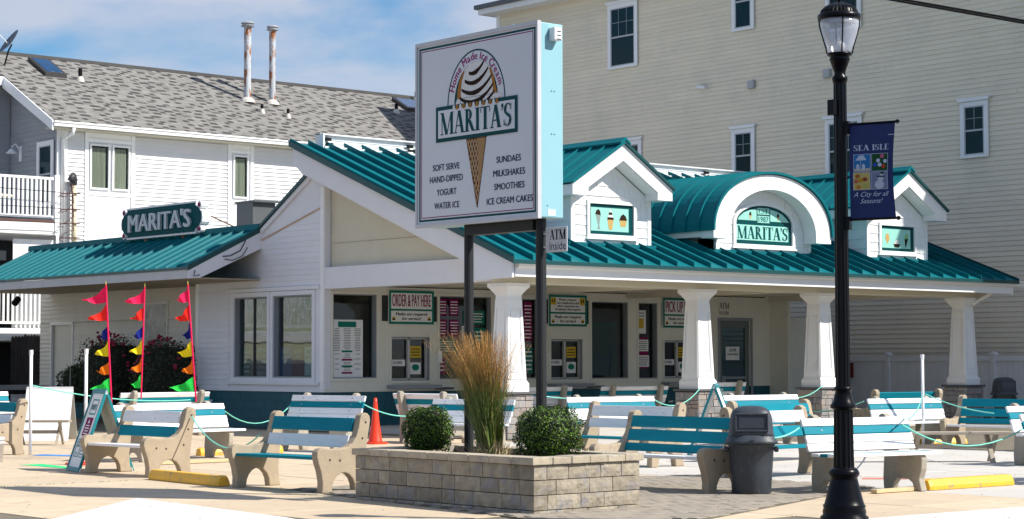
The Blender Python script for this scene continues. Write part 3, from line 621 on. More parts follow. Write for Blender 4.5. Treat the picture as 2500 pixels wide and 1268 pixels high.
# ---- dormers
def cedar(F, regions, parent, e=.23, m=WHITE):
    """staggered shingles: list of (v0, v1, ufun) rows"""
    for (v0, v1, a0, a1) in regions:
        u = a0; r = random.random()*.1
        while u < a1-.02:
            wdt = random.uniform(.12, .24); u2 = min(u+wdt, a1)
            if a1-u2 < .07: u2 = a1
            g = G(); d = random.uniform(0, .006)
            g.hexa([F.p(u+.003, v0-d, 0), F.p(u2-.003, v0-d, 0), F.p(u2-.003, v0-d, .022), F.p(u+.003, v0-d, .022), F.p(u+.003, v1, 0), F.p(u2-.003, v1, 0), F.p(u2-.003, v1, .006), F.p(u+.003, v1, .006)])
            part(g, 'shingle', m, parent); u = u2
def yroof(z): return 27.30+(z-3.321-.05)/SL
def gable_dormer(xa, xb, art):
    cx = (xa+xb)/2; F = FR(28.4); Ff = FR(28.02)
    zb, ze = 3.73, 4.77; zp = ze+(cx-xa)*.62
    # body: side walls + face
    g = G(); yb_ = yroof(ze)
    g.poly([(xa, 28.4, zb), (xb, 28.4, zb), (xb, 28.4, ze), (cx, 28.4, zp), (xa, 28.4, ze), (xa, yb_, ze), (xb, yb_, ze), (cx, yroof(zp), zp)],
           [(0, 1, 2, 3, 4), (0, 4, 5), (1, 6, 2), (4, 3, 7, 5), (2, 6, 7, 3)])
    d = part(g, 'dormer', WHITE, shop)
    # side lap lines
    for xs, sg in ((xa, -1),):
        z = zb+.1
        while z < ze-.05:
            g = G(); y1 = yroof(z); g.box(xs-.014, xs-.001, 28.42, y1+.1, z-.012, z); part(g, 'side_lap', WHITE, d); z += .22
    rows = []; z = zb+.06
    wl, wr, wt, wb = (xa+.62, xb-.42, 4.70, 3.94) if art == 1 else (xa+.40, xb-.22, 4.66, 3.93)
    cxw = cx; wl, wr = cx-.68, cx+.68
    while z < zp-.25:
        z1 = z+.2
        sl = .62
        def halfw(zz): return (cx-xa) if zz <= ze else max(0, (zp-zz)/sl)
        h0 = halfw(z1)-.03
        if h0 < .08: break
        if z1 <= wb or z >= wt: rows.append((z, z1, cx-h0, cx+h0))
        else: rows.append((z, z1, cx-h0, wl)); rows.append((z, z1, wr, cx+h0))
        z = z1
    cedar(F, rows, d)
    g = G(); g.fbox(F, xa-.01, xa+.09, zb, ze, .0, .03); g.fbox(F, xb-.09, xb+.01, zb, ze, .0, .03); g.fbox(F, xa+.09, xb-.09, zb, zb+.055, 0, .03); part(g, 'corner_trim', WHITE, d)
    g = G(); t = .075; g.fbox(F, wl, wr, wt-t, wt, 0, .05); g.fbox(F, wl, wr, wb, wb+t, 0, .05); g.fbox(F, wl, wl+t, wb+t, wt-t, 0, .05); g.fbox(F, wr-t, wr, wb+t, wt-t, 0, .05); g.fbox(F, wl-.03, wr+.03, wb-.03, wb, 0, .07)
    part(g, 'window_frame', WHITE, d, bevel=.004)
    g = G(); g.fbox(F, wl+t, wr-t, wb+t, wt-t, .004, .010); part(g, 'window_surround', DKGREEN, d)
    gu, gv = (wl+wr)/2, (wb+wt)/2
    g = G(); g.fbox(F, wl+t+.05, wr-t-.12, wb+t+.07, wt-t-.07, .0102, .013); part(g, 'mint_panel', MINT, d)
    # art: ice cream treats
    BR = pure('chocolate', (.03, .015, .01)); CT = pure('cone_tan', (.50, .33, .12)); CRM = pure('cream_white', (.75, .72, .66))
    def shp(pts, m, nm, w): 
        g = G(); g.fprism(F, pts, w, w+.002); part(g, nm, m, d)
    xs = (gu-.36, gu-.02, gu+.33)
    if art == 1:
        shp([(xs[0]-.07, gv+.10), (xs[0]+.07, gv+.10), (xs[0]+.03, gv-.12), (xs[0]+.06, gv-.2), (xs[0]-.02, gv-.2), (xs[0]-.0, gv-.12)], pure('sundae_glass', (.25, .3, .28)), 'sundae_print', .014)
        shp([(xs[0]-.08, gv+.10), (xs[0]+.07, gv+.08), (xs[0]+.05, gv+.17), (xs[0], gv+.2), (xs[0]-.05, gv+.17)], BR, 'sundae_top_print', .0165)
        shp([(xs[1]-.085, gv+.0), (xs[1]+.085, gv), (xs[1]+.045, gv-.2), (xs[1]-.045, gv-.2)], CT, 'cone_print', .014)
        for q in range(4): shp([(xs[1]-.09+q*.02, gv+.002+q*.05), (xs[1]+.09-q*.02, gv+.002+q*.05), (xs[1]+.08-q*.02, gv+.045+q*.05), (xs[1]-.08+q*.02, gv+.045+q*.05)], CRM if q % 2 else BR, 'swirl_print', .0165)
        shp([(xs[2]-.1, gv-.0), (xs[2]+.1, gv), (xs[2]+.07, gv-.13), (xs[2]-.07, gv-.13)], CT, 'cupcake_print', .014)
        shp([(xs[2]-.11, gv-.0), (xs[2]+.11, gv), (xs[2]+.07, gv+.09), (xs[2], gv+.13), (xs[2]-.06, gv+.09)], BR, 'cupcake_top_print', .0165)
    else:
        shp([(xs[0]-.08, gv-.0), (xs[0]+.0, gv-.13), (xs[0]+.08, gv-.02), (xs[0]+.04, gv+.12), (xs[0]-.05, gv+.1)], CT, 'sandwich_print', .014)
        shp([(xs[1]-.13, gv-.12), (xs[1]+.13, gv-.12), (xs[1]+.08, gv-.2), (xs[1]-.08, gv-.2)], BR, 'split_dish_print', .014)
        shp([(xs[1]-.1, gv-.12), (xs[1]+.1, gv-.12), (xs[1]+.06, gv-.02), (xs[1]-.05, gv-.04)], CRM, 'split_print', .0165)
        shp([(xs[2]-.06, gv+.0), (xs[2]+.07, gv+.02), (xs[2]-.03, gv-.22)], BR, 'cone_print', .014)
        shp([(xs[2]-.07, gv+.0), (xs[2]+.08, gv+.02), (xs[2]+.05, gv+.13), (xs[2]-.02, gv+.12)], pure('mint_scoop', (.25, .5, .2)), 'scoop_print', .0165)
    # gable fascia (front) with returns
    ov = .30; th = .30; zl = ze; xl, xr_ = xa-.40, xb+.08+.30; hx = cx-xl
    s2 = .62; ztip = 4.745; zt = 5.83
    cxx = cx
    def out(x): return zt-abs(x-cxx)*s2
    xl, xr_ = cxx-1.38, cxx+1.38
    P = [(xl, ztip), (xl, out(xl)), (cxx, zt), (xr_, out(xr_)), (xr_, ztip), (xr_-.42, ztip), (xr_-.42, out(xr_-.42)-.33), (cxx, zt-.34), (xl+.42, out(xl+.42)-.33), (xl+.42, ztip)]
    g = G(); g.poly([Ff.p(a, b, 0) for a, b in P]+[Ff.p(a, b, -.04) for a, b in P],
                    [(0, 1, 8, 9), (1, 2, 7, 8), (2, 3, 6, 7), (3, 4, 5, 6)]+[(10, 19, 18, 11), (11, 18, 17, 12), (12, 17, 16, 13), (13, 16, 15, 14)]+[(i, (i+1) % 10, (i+1) % 10+10, i+10) for i in range(10)])
    part(g, 'gable_fascia', WHITE, d)
    # eave boxes + soffits running back
    g = G()
    for a, b in ((xl+.001, xa-.001), (xb+.001, xr_-.001)):
        g.box(a, b, 28.061, yroof(ztip)+.25, ztip, ztip+.2)
    for a, b in ((xa, xl+.42), (xr_-.42, xb)):
        g.box(min(a, b), max(a, b), 28.061, 28.395, ztip+.002, ztip+.14)
    part(g, 'eave_box', WHITE, d)
    g = G()
    for s in (-1, 1):
        a = [(cxx, zt-.36), (cxx+s*1.0, zt-.36-1.0*s2)]
        g.prism([(a[0][0], 28.061, a[0][1]), (a[1][0], 28.061, a[1][1]), (a[1][0], 28.061, a[1][1]+.05), (a[0][0], 28.061, a[0][1]+.05)], (0, .335, 0))
    part(g, 'gable_soffit', WHITE, d)
    # metal roof planes with seams
    for s in (-1, 1):
        y = 27.98; yend_t = yroof(zt)+.05; yend_b = yroof(out(xl))+.05
        xb2 = cxx+s*1.42; zb2 = out(cxx+1.42)
        g = G(); g.hexa([(cxx, 27.98, zt+.01), (xb2, 27.98, zb2+.01), (xb2, yend_b, zb2+.01), (cxx, yend_t, zt+.01), (cxx, 27.98, zt+.03), (xb2, 27.98, zb2+.03), (xb2, yend_b, zb2+.03), (cxx, yend_t, zt+.03)])
        part(g, 'dormer_roof_panel', TEAL, d)
        g = G(); g.prism([(cxx, 27.965, zt+.0), (xb2, 27.965, zb2), (xb2, 27.965, zb2+.06), (cxx, 27.965, zt+.06)], (0, .015, 0)); part(g, 'rake_edge', TEAL if s < 0 else TEALDK, d)
        k = 1
        while 27.98+k*.40 < yend_t:
            yy = 27.98+k*.40; fr = 1.0
            if yy > yend_b: fr = max(0, 1-(yy-yend_b)/(yend_t-yend_b))
            if fr > .05:
                g = G(); xx = cxx+(xb2-cxx)*fr; zz = zt+(zb2-zt)*fr
                g.hexa([(cxx, yy, zt+.03), (xx, yy, zz+.03), (xx, yy+.03, zz+.03), (cxx, yy+.03, zt+.03), (cxx, yy, zt+.08), (xx, yy, zz+.08), (xx, yy+.03, zz+.08), (cxx, yy+.03, zt+.08)])
                part(g, 'dormer_seam', TEAL, d)
            k += 1
    g = G(); g.prism([(cxx-.13, 27.95, zt-.02), (cxx, 27.95, zt+.07), (cxx+.13, 27.95, zt-.02), (cxx+.14, 27.95, zt+.02), (cxx, 27.95, zt+.13), (cxx-.14, 27.95, zt+.02)], (0, yroof(zt)-27.9, 0)); part(g, 'ridge_cap', TEAL, d)
    g = G(); g.box(xa-.1, xb+.12, 28.33, 28.38, yroof(0)*0+rz(28.35)+.05, rz(28.35)+.12); part(g, 'base_flashing', TEAL, d)
gable_dormer(25.86, 28.06, 1)
gable_dormer(34.98, 37.18, 2)
# arched dormer
xa, xb = 30.0, 33.02; cx = 31.5; F = FR(28.4); Ff = FR(28.02); zb = 3.73
def arch(u0, c, zs, ry, n=20, rxx=None):
    return [(c+rxx*math.cos(math.pi*(1-i/n)), zs+ry*math.sin(math.pi*(1-i/n))) for i in range(n+1)]
face = [(xa, zb), (xb, zb), (xb, 4.3)]+arch(0, cx, 4.3, 1.0, 20, 1.50)[::-1]+[(xa, 4.3)]
g = G(); g.fprism(F, face, -.5, 0); g.box(xa, xb, 28.45, yroof(4.3), 3.6, 4.3)
ad = part(g, 'arched_dormer', WHITE, shop)
rows = []; z = zb+.06
def hw(zz): return 1.48 if zz <= 4.3 else (1.5*math.sqrt(max(0, 1-((zz-4.3)/1.0)**2))-.03)
while z < 5.2:
    z1 = z+.2; h0 = hw(z1)
    if h0 < .1: break
    if z1 <= 3.90 or z >= 4.9: rows.append((z, z1, cx-h0, cx+h0))
    else:
        wh = 1.0 if z < 4.5 else 1.0*math.sqrt(max(0, 1-((z-4.45)/.47)**2))
        rows.append((z, z1, cx-h0, cx-wh)); rows.append((z, z1, cx+wh, cx+h0))
    z = z1
cedar(F, rows, ad)
wo = [(cx-.98, 3.92), (cx+.98, 3.92)]+[(a, b) for a, b in arch(0, cx, 4.44, .46, 20, .98)][::-1]
wi = [(cx-.90, 3.985), (cx+.90, 3.985)]+[(a, b) for a, b in arch(0, cx, 4.44, .39, 20, .90)][::-1]
g = G(); n = len(wo); g.poly([F.p(a, b, .05) for a, b in wo]+[F.p(a, b, .05) for a, b in wi]+[F.p(a, b, 0) for a, b in wo]+[F.p(a, b, 0) for a, b in wi],
    [(i, (i+1) % n, (i+1) % n+n, i+n) for i in range(n)]+[(i, (i+1) % n, (i+1) % n+2*n, i+2*n) for i in range(n)]+[(i+n, (i+1) % n+n, (i+1) % n+3*n, i+3*n) for i in range(n)])
part(g, 'window_frame', WHITE, ad)
g = G(); g.fbox(F, cx-1.02, cx+1.02, 3.885, 3.918, 0, .07); part(g, 'window_sill', WHITE, ad)
g = G(); g.fprism(F, wi, .003, .008); part(g, 'window_surround', DKGREEN, ad)
g = G(); g.fprism(F, [(cx-.82, 4.50), (cx-.22, 4.50), (cx-.22, 4.76), (cx-.4, 4.73), (cx-.62, 4.66), (cx-.76, 4.57)], .0085, .011); part(g, 'mint_panel', MINT, ad)
g = G(); g.fprism(F, [(cx+.22, 4.50), (cx+.82, 4.50), (cx+.74, 4.58), (cx+.6, 4.67), (cx+.4, 4.73), (cx+.22, 4.76)], .0085, .011); part(g, 'mint_panel', MINT, ad)
g = G(); g.fbox(F, cx-.19, cx+.19, 4.64, 4.78, .0085, .011); g.fbox(F, cx-.19, cx+.19, 4.46, 4.61, .0085, .011); part(g, 'est_panel', MINT, ad)
g = G(); put_serif(g, F, 'EST.', cx-.17, cx+.18, 4.66, 4.76, .0115); put_text(g, F, '1987', cx, 4.48, .32, .11, .0115, bold=.02); part(g, 'est_lettering', GREEN, ad)
g = G(); g.fbox(F, cx-.87, cx+.80, 4.07, 4.40, .0085, .011); part(g, 'name_panel', MINT, ad)
g = G(); put_serif(g, F, "MARITA'S", cx-.84, cx+.78, 4.10, 4.37, .0115); part(g, 'name_lettering', DKGREEN, ad)
for s in (-1, 1):
    c0 = cx+s*.42+(.05 if s > 0 else 0)
    g = G(); g.fprism(F, [(c0-.035, 4.61), (c0+.035, 4.61), (c0+.01, 4.52), (c0-.01, 4.52)], .0115, .013); part(g, 'cone_print', pure('cone_tan', (.5, .33, .12)), ad)
    g = G(); g.fprism(F, [(c0-.04, 4.61), (c0+.04, 4.61), (c0+.02, 4.68), (c0-.02, 4.68)], .0135, .015); part(g, 'scoop_print', pure('chocolate', (.03, .015, .01)), ad)
g = G(); g.fbox(F, xa-.01, xa+.09, zb, 4.2, 0, .03); g.fbox(F, xb-.09, xb+.01, zb, 4.2, 0, .03); g.fbox(F, xa+.09, xb-.09, zb, zb+.055, 0, .03); part(g, 'corner_trim', WHITE, ad)
# arch fascia
ccx = 31.42; zs = 4.20; RX, RY = 1.86, 1.27; rx2, ry2 = 1.38, .95
o1 = [(ccx+RX*math.cos(math.pi*(1-i/28)), zs+RY*math.sin(math.pi*(1-i/28))**.92) for i in range(29)]
i1 = [(ccx+rx2*math.cos(math.pi*(1-i/28)), zs+ry2*math.sin(math.pi*(1-i/28))) for i in range(29)]
g = G(); V = [Ff.p(a, b, 0) for a, b in o1]+[Ff.p(a, b, 0) for a, b in i1]+[Ff.p(a, b, -.36) for a, b in o1]+[Ff.p(a, b, -.36) for a, b in i1]; n = 29
fs = []
for i in range(n-1):
    fs += [(i, i+1, i+1+n, i+n), (i+n, i+1+n, i+1+3*n, i+3*n), (i, i+1, i+1+2*n, i+2*n)]
fs += [(0, n, 3*n, 2*n), (n-1, 2*n-1, 4*n-1, 3*n-1)]
g.poly(V, fs); part(g, 'arch_fascia', WHITE, ad)
# barrel roof
def bz(a): return (ccx+(RX+.03)*math.cos(math.pi*(1-a)), zs+(RY+.035)*max(0, math.sin(math.pi*(1-a)))**.92)
def barrel(y0, y1f, r0=0, t=.02, nm='barrel_roof', m=TEAL):
    g = G(); V = []; nn = 28
    for i in range(nn+1):
        x, z = bz(i/nn); nx, nz = (x-ccx)/RX, max(0, z-zs)/RY
        y1 = y1f(z); V += [(x+nx*r0, y0, z+nz*r0), (x+nx*r0, y1, z+nz*r0), (x+nx*(r0+t), y1, z+nz*(r0+t)), (x+nx*(r0+t), y0, z+nz*(r0+t))]
    fs = []
    for i in range(nn):
        a = 4*i; b = a+4
        for j in range(4): fs.append((a+j, a+(j+1) % 4, b+(j+1) % 4, b+j))
    fs += [(0, 1, 2, 3), (4*nn, 4*nn+1, 4*nn+2, 4*nn+3)]
    g.poly(V, fs); return part(g, nm, m, ad, smooth=False)
barrel(27.98, lambda z: yroof(z)+.15, 0, .02)
barrel(27.965, lambda z: 28.02, -.02, .05, 'barrel_edge', TEAL)
k = 1
while 27.98+.40*k < yroof(zs+RY):
    yy = 27.98+.40*k
    g = G(); nn = 36; V = []; idx = []
    for i in range(nn+1):
        x, z = bz(i/nn)
        if yroof(z)+.1 < yy: continue
        nx, nz = (x-ccx)/RX, max(0, z-zs)/RY; nl = math.hypot(nx, nz) or 1; nx, nz = nx/nl, nz/nl
        V.append([(x+nx*.018, yy, z+nz*.018), (x+nx*.018, yy+.03, z+nz*.018), (x+nx*.065, yy+.03, z+nz*.065), (x+nx*.065, yy, z+nz*.065)])
    if len(V) > 2:
        vv = [p for q in V for p in q]; fs = []
        for i in range(len(V)-1):
            a = 4*i; b = a+4
            if abs(V[i+1][0][0]-V[i][0][0]) > .6: continue
            for j in range(4): fs.append((a+j, a+(j+1) % 4, b+(j+1) % 4, b+j))
        g.poly(vv, fs); part(g, 'barrel_seam', TEAL, ad)
    k += 1
g = G()
for a, b in ((ccx-RX, xa-.001), (xb+.001, ccx+RX)): g.box(a, b, 28.03, yroof(4.18)+.3, 4.18, 4.36) if False else g.box(a, b, 28.381, yroof(4.18)+.2, 4.08, 4.22)
part(g, 'arch_eave_box', WHITE, ad)
g = G(); g.box(ccx-RX-.01, ccx-rx2, 28.019, 28.38, 4.05, 4.20); g.box(ccx+rx2, ccx+RX+.01, 28.019, 28.38, 4.05, 4.20); part(g, 'arch_return', WHITE, ad)
g = G(); g.box(xa-.1, xb+.12, 28.33, 28.38, rz(28.35)+.05, rz(28.35)+.12); part(g, 'base_flashing', TEAL, ad)

# ------------------------------------------------------------------ things on the shop
def board(name, label, cat, F, u0, u1, v0, v1, w0, w1, m, frame=None, fm=None, group=None):
    t = thing(name, label, cat, F.p((u0+u1)/2, v0, w0), group)
    g = G(); g.fbox(F, u0, u1, v0, v1, w0, w1); part(g, 'panel', m, t)
    if frame:
        g = G(); f = frame; g.fbox(F, u0, u1, v1-f, v1, w1, w1+.01); g.fbox(F, u0, u1, v0, v0+f, w1, w1+.01); g.fbox(F, u0, u0+f, v0+f, v1-f, w1, w1+.01); g.fbox(F, u1-f, u1, v0+f, v1-f, w1, w1+.01); part(g, 'frame', fm, t)
    return t
YSM = pure('sticker_yellow', (.62, .42, .05))
def service_sign(name, label, u0, u1, big):
    v0, v1 = 2.30, 3.03
    t = board(name, label, 'sign', Bf, u0, u1, v0, v1, .025, .05, PRINTW, .05, GREEN)
    g = G(); g.fbox(Bf, u0+.05, u1-.05, v0+.29, v0+.33, .05, .06); part(g, 'divider', GREEN, t)
    uc = (u0+u1)/2; W = u1-u0; g = G()
    put_text(g, Bf, 'Masks are required', uc, v0+.19, W*.7, .065, .052, bold=.03); put_text(g, Bf, 'for service!', uc, v0+.09, W*.42, .065, .052, bold=.03)
    part(g, 'lower_lettering', BLKM, t, kind='stuff')
    g = G()
    if big: put_text(g, Bf, big, uc, v0+.39, W*.86, .26, .052, bold=.025); part(g, 'lettering', MAROON, t)
    else:
        for i, s in enumerate(('Please respect', 'our employees and', 'other customers by', 'keeping 6 feet apart!')): put_text(g, Bf, s, uc, v0+.60-i*.075, W*(.46, .58, .58, .66)[i], .05, .052, bold=.03)
        part(g, 'lettering', BLKM, t)
        for a in (u0+.06, u1-.22):
            g = G(); g.fbox(Bf, a, a+.16, v0+.5, v1-.06, .0505, .054); part(g, 'yellow_sticker', YSM, t)
            g = G(); g.fbox(Bf, a+.03, a+.06, v0+.55, v1-.09, .0545, .056); g.fbox(Bf, a+.10, a+.13, v0+.55, v1-.09, .0545, .056); part(g, 'figure_print', BLKM, t)
    for a in (u0+.13, u1-.13):
        g = G(); g.tube([Bf.p(a, v0+.12, .0505), Bf.p(a, v0+.12, .054)], .045, 14); part(g, 'face_print', YSM, t)
        g = G(); g.fbox(Bf, a-.04, a+.04, v0+.085, v0+.12, .0545, .057); part(g, 'mask_print', BLKM, t)
service_sign('order_sign', 'green framed sign reading ORDER & PAY HERE above the left service window', 25.58, 26.82, 'ORDER & PAY HERE')
service_sign('distancing_sign', 'green framed sign asking customers to keep six feet apart, above the middle window', 30.24, 31.44, None)
service_sign('pickup_sign', 'green framed sign reading PICK UP HERE above the right service window', 34.0, 35.22, 'PICK UP HERE')
# menu board in window
t = board('menu_board', 'tall white price list standing in the window left of the ORDER & PAY HERE sign', 'menu', Bf, 24.15, 24.98, 1.14, 2.38, -.11, -.09, PRINTW)
g = G(); g.fbox(Bf, 24.32, 24.80, 2.22, 2.34, -.089, -.086); part(g, 'heading', GREEN, t)
g = G()
for i in range(26):
    v = 2.18-i*.036
    if i in (14, 19, 22): continue
    for j, (a, b) in enumerate(((24.2, 24.38), (24.46, 24.66), (24.74, 24.93))):
        if i > 14 and j != 1 and i % 3: continue
        d = random.uniform(0, .05); g.fbox(Bf, a+d, b-d*.6, v, v+.010, -.089, -.088)
part(g, 'price_lines', BLKM, t, kind='stuff')
for v, m in ((1.68, GREEN), (1.50, MAROON), (1.36, GREEN), (1.22, MAROON)):
    g = G(); g.fbox(Bf, 24.42, 24.70, v, v+.04, -.089, -.087); part(g, 'heading_bar', m, t)
# posters
def poster(F, u0, u1, v0, v1, w, m, label, lines=0, lm=None, group=None, words=None):
    t = thing('poster', label, 'poster', F.p((u0+u1)/2, v0, w), group)
    g = G(); g.fbox(F, u0, u1, v0, v1, w, w+.003); part(g, 'sheet', m, t)
    if lines:
        g = G(); h = (v1-v0)/(lines+1)
        for i in range(lines): 
            d = random.uniform(.06, .16)*(u1-u0); g.fbox(F, u0+d, u1-d, v0+h*(i+.8), v0+h*(i+.8)+h*.32, w+.0032, w+.004)
        part(g, 'print_lines', lm or BLKM, t)
    if words:
        g = G()
        for i, (s, vv, hh, ww) in enumerate(words): put_text(g, F, s, (u0+u1)/2, v0+vv*(v1-v0), ww*(u1-u0), hh*(v1-v0), w+.0045, bold=.02)
        part(g, 'lettering', lm or BLKM, t)
    return t
MAG = pure('magenta_print', (.20, .01, .09)); BLU = pure('blue_print', (.05, .14, .35))
poster(A, -37.35, -37.05, 1.16, 1.80, -.135, GREEN, 'narrow green vertical poster at the left edge of the left bay window', 5, PRINTW)
poster(A, -37.0, -36.18, 1.17, 1.80, -.135, pure('photo_print', (.35, .36, .38)), 'wide grey photo poster at the bottom of the left bay window', 4, pure('photo_dark', (.1, .1, .1)))
poster(A, -35.86, -35.42, 1.18, 1.80, -.135, BLU, 'blue and white BEST OF THE poster in the right bay window', 0, PRINTW, words=[('BEST', .78, .12, .6), ('OF THE', .58, .12, .75)])
poster(A, -35.38, -34.96, 1.18, 1.80, -.135, MAG, 'magenta BEST OF award poster in the middle of the right bay window', 0, PRINTW, words=[('BEST', .78, .12, .6), ('OF', .58, .12, .35)])
poster(A, -34.92, -34.5, 1.18, 1.80, -.135, PRINTW, 'pale award poster at the right edge of the right bay window', 0, NAVY, words=[('BEST', .78, .12, .6), ('OF THE', .58, .12, .75)])
# neon outlines in bay windows
NEON = mat('unlit_neon', (.55, .55, .55), .2)
t = thing('neon_sign', 'unlit neon ICE CREAM lettering hung in the right bay window', 'neon sign', A.p(-35.2, 2.6, -.25))
g = G(); v, f = tgeo('ICE CREAM', -.012, .15)
put_text(g, A, 'ICE CREAM', -35.12, 2.60, 1.3, .20, -.25, bold=-.012, shear=.2); part(g, 'lettering', NEON, t)
g = G(); g.tube([A.p(-35.8, 2.42, -.25), A.p(-34.5, 2.42, -.25)], .008, 5); g.tube([A.p(-35.7, 1.86, -.25), A.p(-34.5, 1.86, -.25)], .008, 5); part(g, 'tube', NEON, t)
for kx, lb in ((-37.0, 'unlit neon cone outline at the left of the left bay window'), (-36.45, 'unlit neon cone outline at the right of the left bay window')):
    t = thing('neon_cone', lb, 'neon sign', A.p(kx, 2.0, -.25))
    g = G(); g.tube([A.p(kx-.12, 1.9, -.25), A.p(kx+.06, 1.9, -.25), A.p(kx+.15, 2.5, -.25), A.p(kx+.05, 2.7, -.25), A.p(kx-.05, 2.5, -.25), A.p(kx-.12, 1.9, -.25)], .009, 5); part(g, 'tube', NEON, t)
# shop-front posters
for i, (u, v, lb) in enumerate([(27.06, 2.50, 'upper left'), (27.40, 2.50, 'upper middle'), (27.06, 2.04, 'lower left'), (27.40, 2.04, 'lower middle')]):
    poster(Bf, u, u+.26, v, v+.38, -.115, MAG, 'magenta sundae price card, %s of four in the window behind the left sign post' % lb, 5, PRINTW)
poster(Bf, 27.8, 28.42, 2.32, 2.62, -.115, GREEN, 'green price card under a heading, top right of the window behind the feather grass', 4, PRINTW)
poster(Bf, 27.75, 28.05, 1.95, 2.28, -.115, PRINTW, 'white notice in the window behind the feather grass', 6)
poster(Bf, 28.12, 28.44, 1.88, 2.24, -.115, GREEN, 'green card with white product picture in the window behind the feather grass', 3, PRINTW)
poster(Bf, 27.04, 27.6, 1.66, 1.98, -.115, GREEN, 'green toppings list at the left of the window behind the feather grass', 5, PRINTW)
poster(Bf, 27.06, 27.28, 1.2, 1.56, -.115, MAG, 'magenta waffle card low in the window behind the left sign post', 3, PRINTW)
poster(Bf, 29.6, 29.86, 1.95, 2.85, -.115, MAG, 'tall magenta price card in the window right of the first porch column', 10, PRINTW)
poster(Bf, 29.55, 29.88, 1.2, 1.8, -.115, GREEN, 'green card low in the window right of the first porch column', 5, PRINTW)
for u, nm in ((25.72, 'left'), (30.37, 'middle'), (34.12, 'right')):
    poster(Bf, u, u+.42, 1.38, 1.52, -.11, PRINTW, 'small CLOSED notice taped inside the %s service window' % nm, 0, BLKM, words=[('CLOSED', .35, .4, .6)])
    poster(Bf, u+.56, u+.86, 1.56, 1.82, -.11, YSM, 'yellow notice taped inside the %s service window' % nm, 3)
    poster(Bf, u+.56, u+.86, 1.2, 1.46, -.11, PRINTW, 'white card with green oval inside the %s service window' % nm, 0)
    g = G(); g.lathe([(.0, 0), (.10, 0), (.10, .002), (0, .002)], (0, 0, 0), 18); 
    g.v = [tuple(Bf.p(u+.71+x, 1.35+y*.7, -.106+z)) for x, y, z in g.v]; tag(part(g, 'green_sticker', GREEN), 'green oval sticker on the white card in the %s service window' % nm, 'sticker')
g = G(); g.fbox(Bf, 31.7, 32.62, 1.12, 2.42, -.16, -.15); g.fbox(Bf, 31.7, 32.0, 1.12, 2.42, -.149, -.145); tag(part(g, 'teal_shade', mat('teal_cloth', (.001, .075, .08), .8, spec=.1)), 'plain teal shade covering the wide window right of the middle service window', 'shade')
poster(Bf, 33.23, 33.56, 2.15, 2.72, -.11, PRINTW, 'white and yellow PLEASE PRACTICE distancing card at the top of the narrow window', 0, BLKM, words=[('PLEASE', .85, .06, .6), ('PRACTICE', .72, .06, .75)])
g = G(); g.fbox(Bf, 33.31, 33.48, 2.28, 2.52, -.106, -.104); tag(part(g, 'yellow_sticker', YSM), 'yellow square sticker on the distancing card of the narrow window', 'sticker')
poster(Bf, 33.22, 33.64, 1.72, 2.0, -.11, PRINTW, 'tilted white notice in the middle of the narrow window', 5)
poster(Bf, 33.22, 33.66, 1.34, 1.62, -.11, PRINTW, 'white notice low in the narrow window', 5)
g = G(); g.fbox(Bf, 33.22, 33.62, 1.3, 2.06, -.125+.003, -.113); tag(part(g, 'maroon_backing', MAROON), 'maroon backing card behind the white notices of the narrow window', 'card')
t = thing('atm_wall_sign', 'small ATM Inside sign on the wall above the glass door', 'sign', Bf.p(36.2, 2.63, 0))
g = G(); g.fbox(Bf, 36.02, 36.42, 2.62, 2.98, .002, .012); part(g, 'panel', PORCHW, t)
g = G(); put_serif(g, Bf, 'ATM', 36.04, 36.40, 2.80, 2.95, .0135); put_text(g, Bf, 'Inside', 36.22, 2.65, .34, .12, .0135); part(g, 'lettering', BLKM, t)
poster(Bf, 36.36, 36.86, 1.5, 1.84, -.073, PRINTW, 'white ATM AVAILABLE notice taped to the glass door', 0, BLKM, words=[('ATM', .62, .24, .5), ('AVAILABLE', .36, .15, .8)])
# roof sign MARITA'S
t = thing('rooftop_sign', "teal plaque sign with white raised letters MARITA'S on the wing roof ridge", 'sign', (23.7, 40.35, 4.5))
S = Fr((23.66, 42.28, 4.44), (0, -1, 0)); WSG, HS = 3.75, .76
def plaque(i):
    r = .17
    P = [(.28+i, 0+i)]
    P += [(WSG-.28-i, i)]
    P += [(WSG-.28-i+.0, .10), (WSG-.16, .17), (WSG-.13, .20), (WSG-i-.02, .26), (WSG-i, HS/2), (WSG-i-.02, HS-.26), (WSG-.13, HS-.20), (WSG-.16, HS-.17), (WSG-.28-i, HS-.10), (WSG-.28-i, HS-i)]
    P += [(.28+i, HS-i), (.28+i, HS-.10), (.16, HS-.17), (.13, HS-.20), (i+.02, HS-.26), (i, HS/2), (i+.02, .26), (.13, .20), (.16, .17), (.28+i, .10)]
    return P
g = G(); g.fprism(S, plaque(0), -.22, 0); part(g, 'body', WHITEV, t)
g = G(); g.fprism(S, plaque(.045), .001, .012); part(g, 'face', mat('plaque_teal', (.002, .075, .085), .6, spec=.1), t)
for a, b in ((.14, .10), (.14, HS-.10), (WSG-.14, .10), (WSG-.14, HS-.10)):
    g = G(); g.tube([S.p(a, b, -.2), S.p(a, b, .0)], .085, 14); part(g, 'lobe', WHITEV, t)
    g = G(); g.tube([S.p(a, b, .0), S.p(a, b, .02)], .05, 12); part(g, 'corner_dot', MAROON, t)
lt = G(); vv, ff = tgeo("MARITA'S", .055, 0); x0 = min(p[0] for p in vv); x1 = max(p[0] for p in vv); y1 = max(p[1] for p in vv)
for dz in (.013, .06): lt.poly([S.p(.42+(p[0]-x0)/(x1-x0)*(WSG-.86), .17+p[1]/y1*.43, dz+p[2]*3) for p in vv], ff)
part(lt, 'lettering', mat('grey_white_letter', (.6, .63, .66), .6, spec=.1), t)
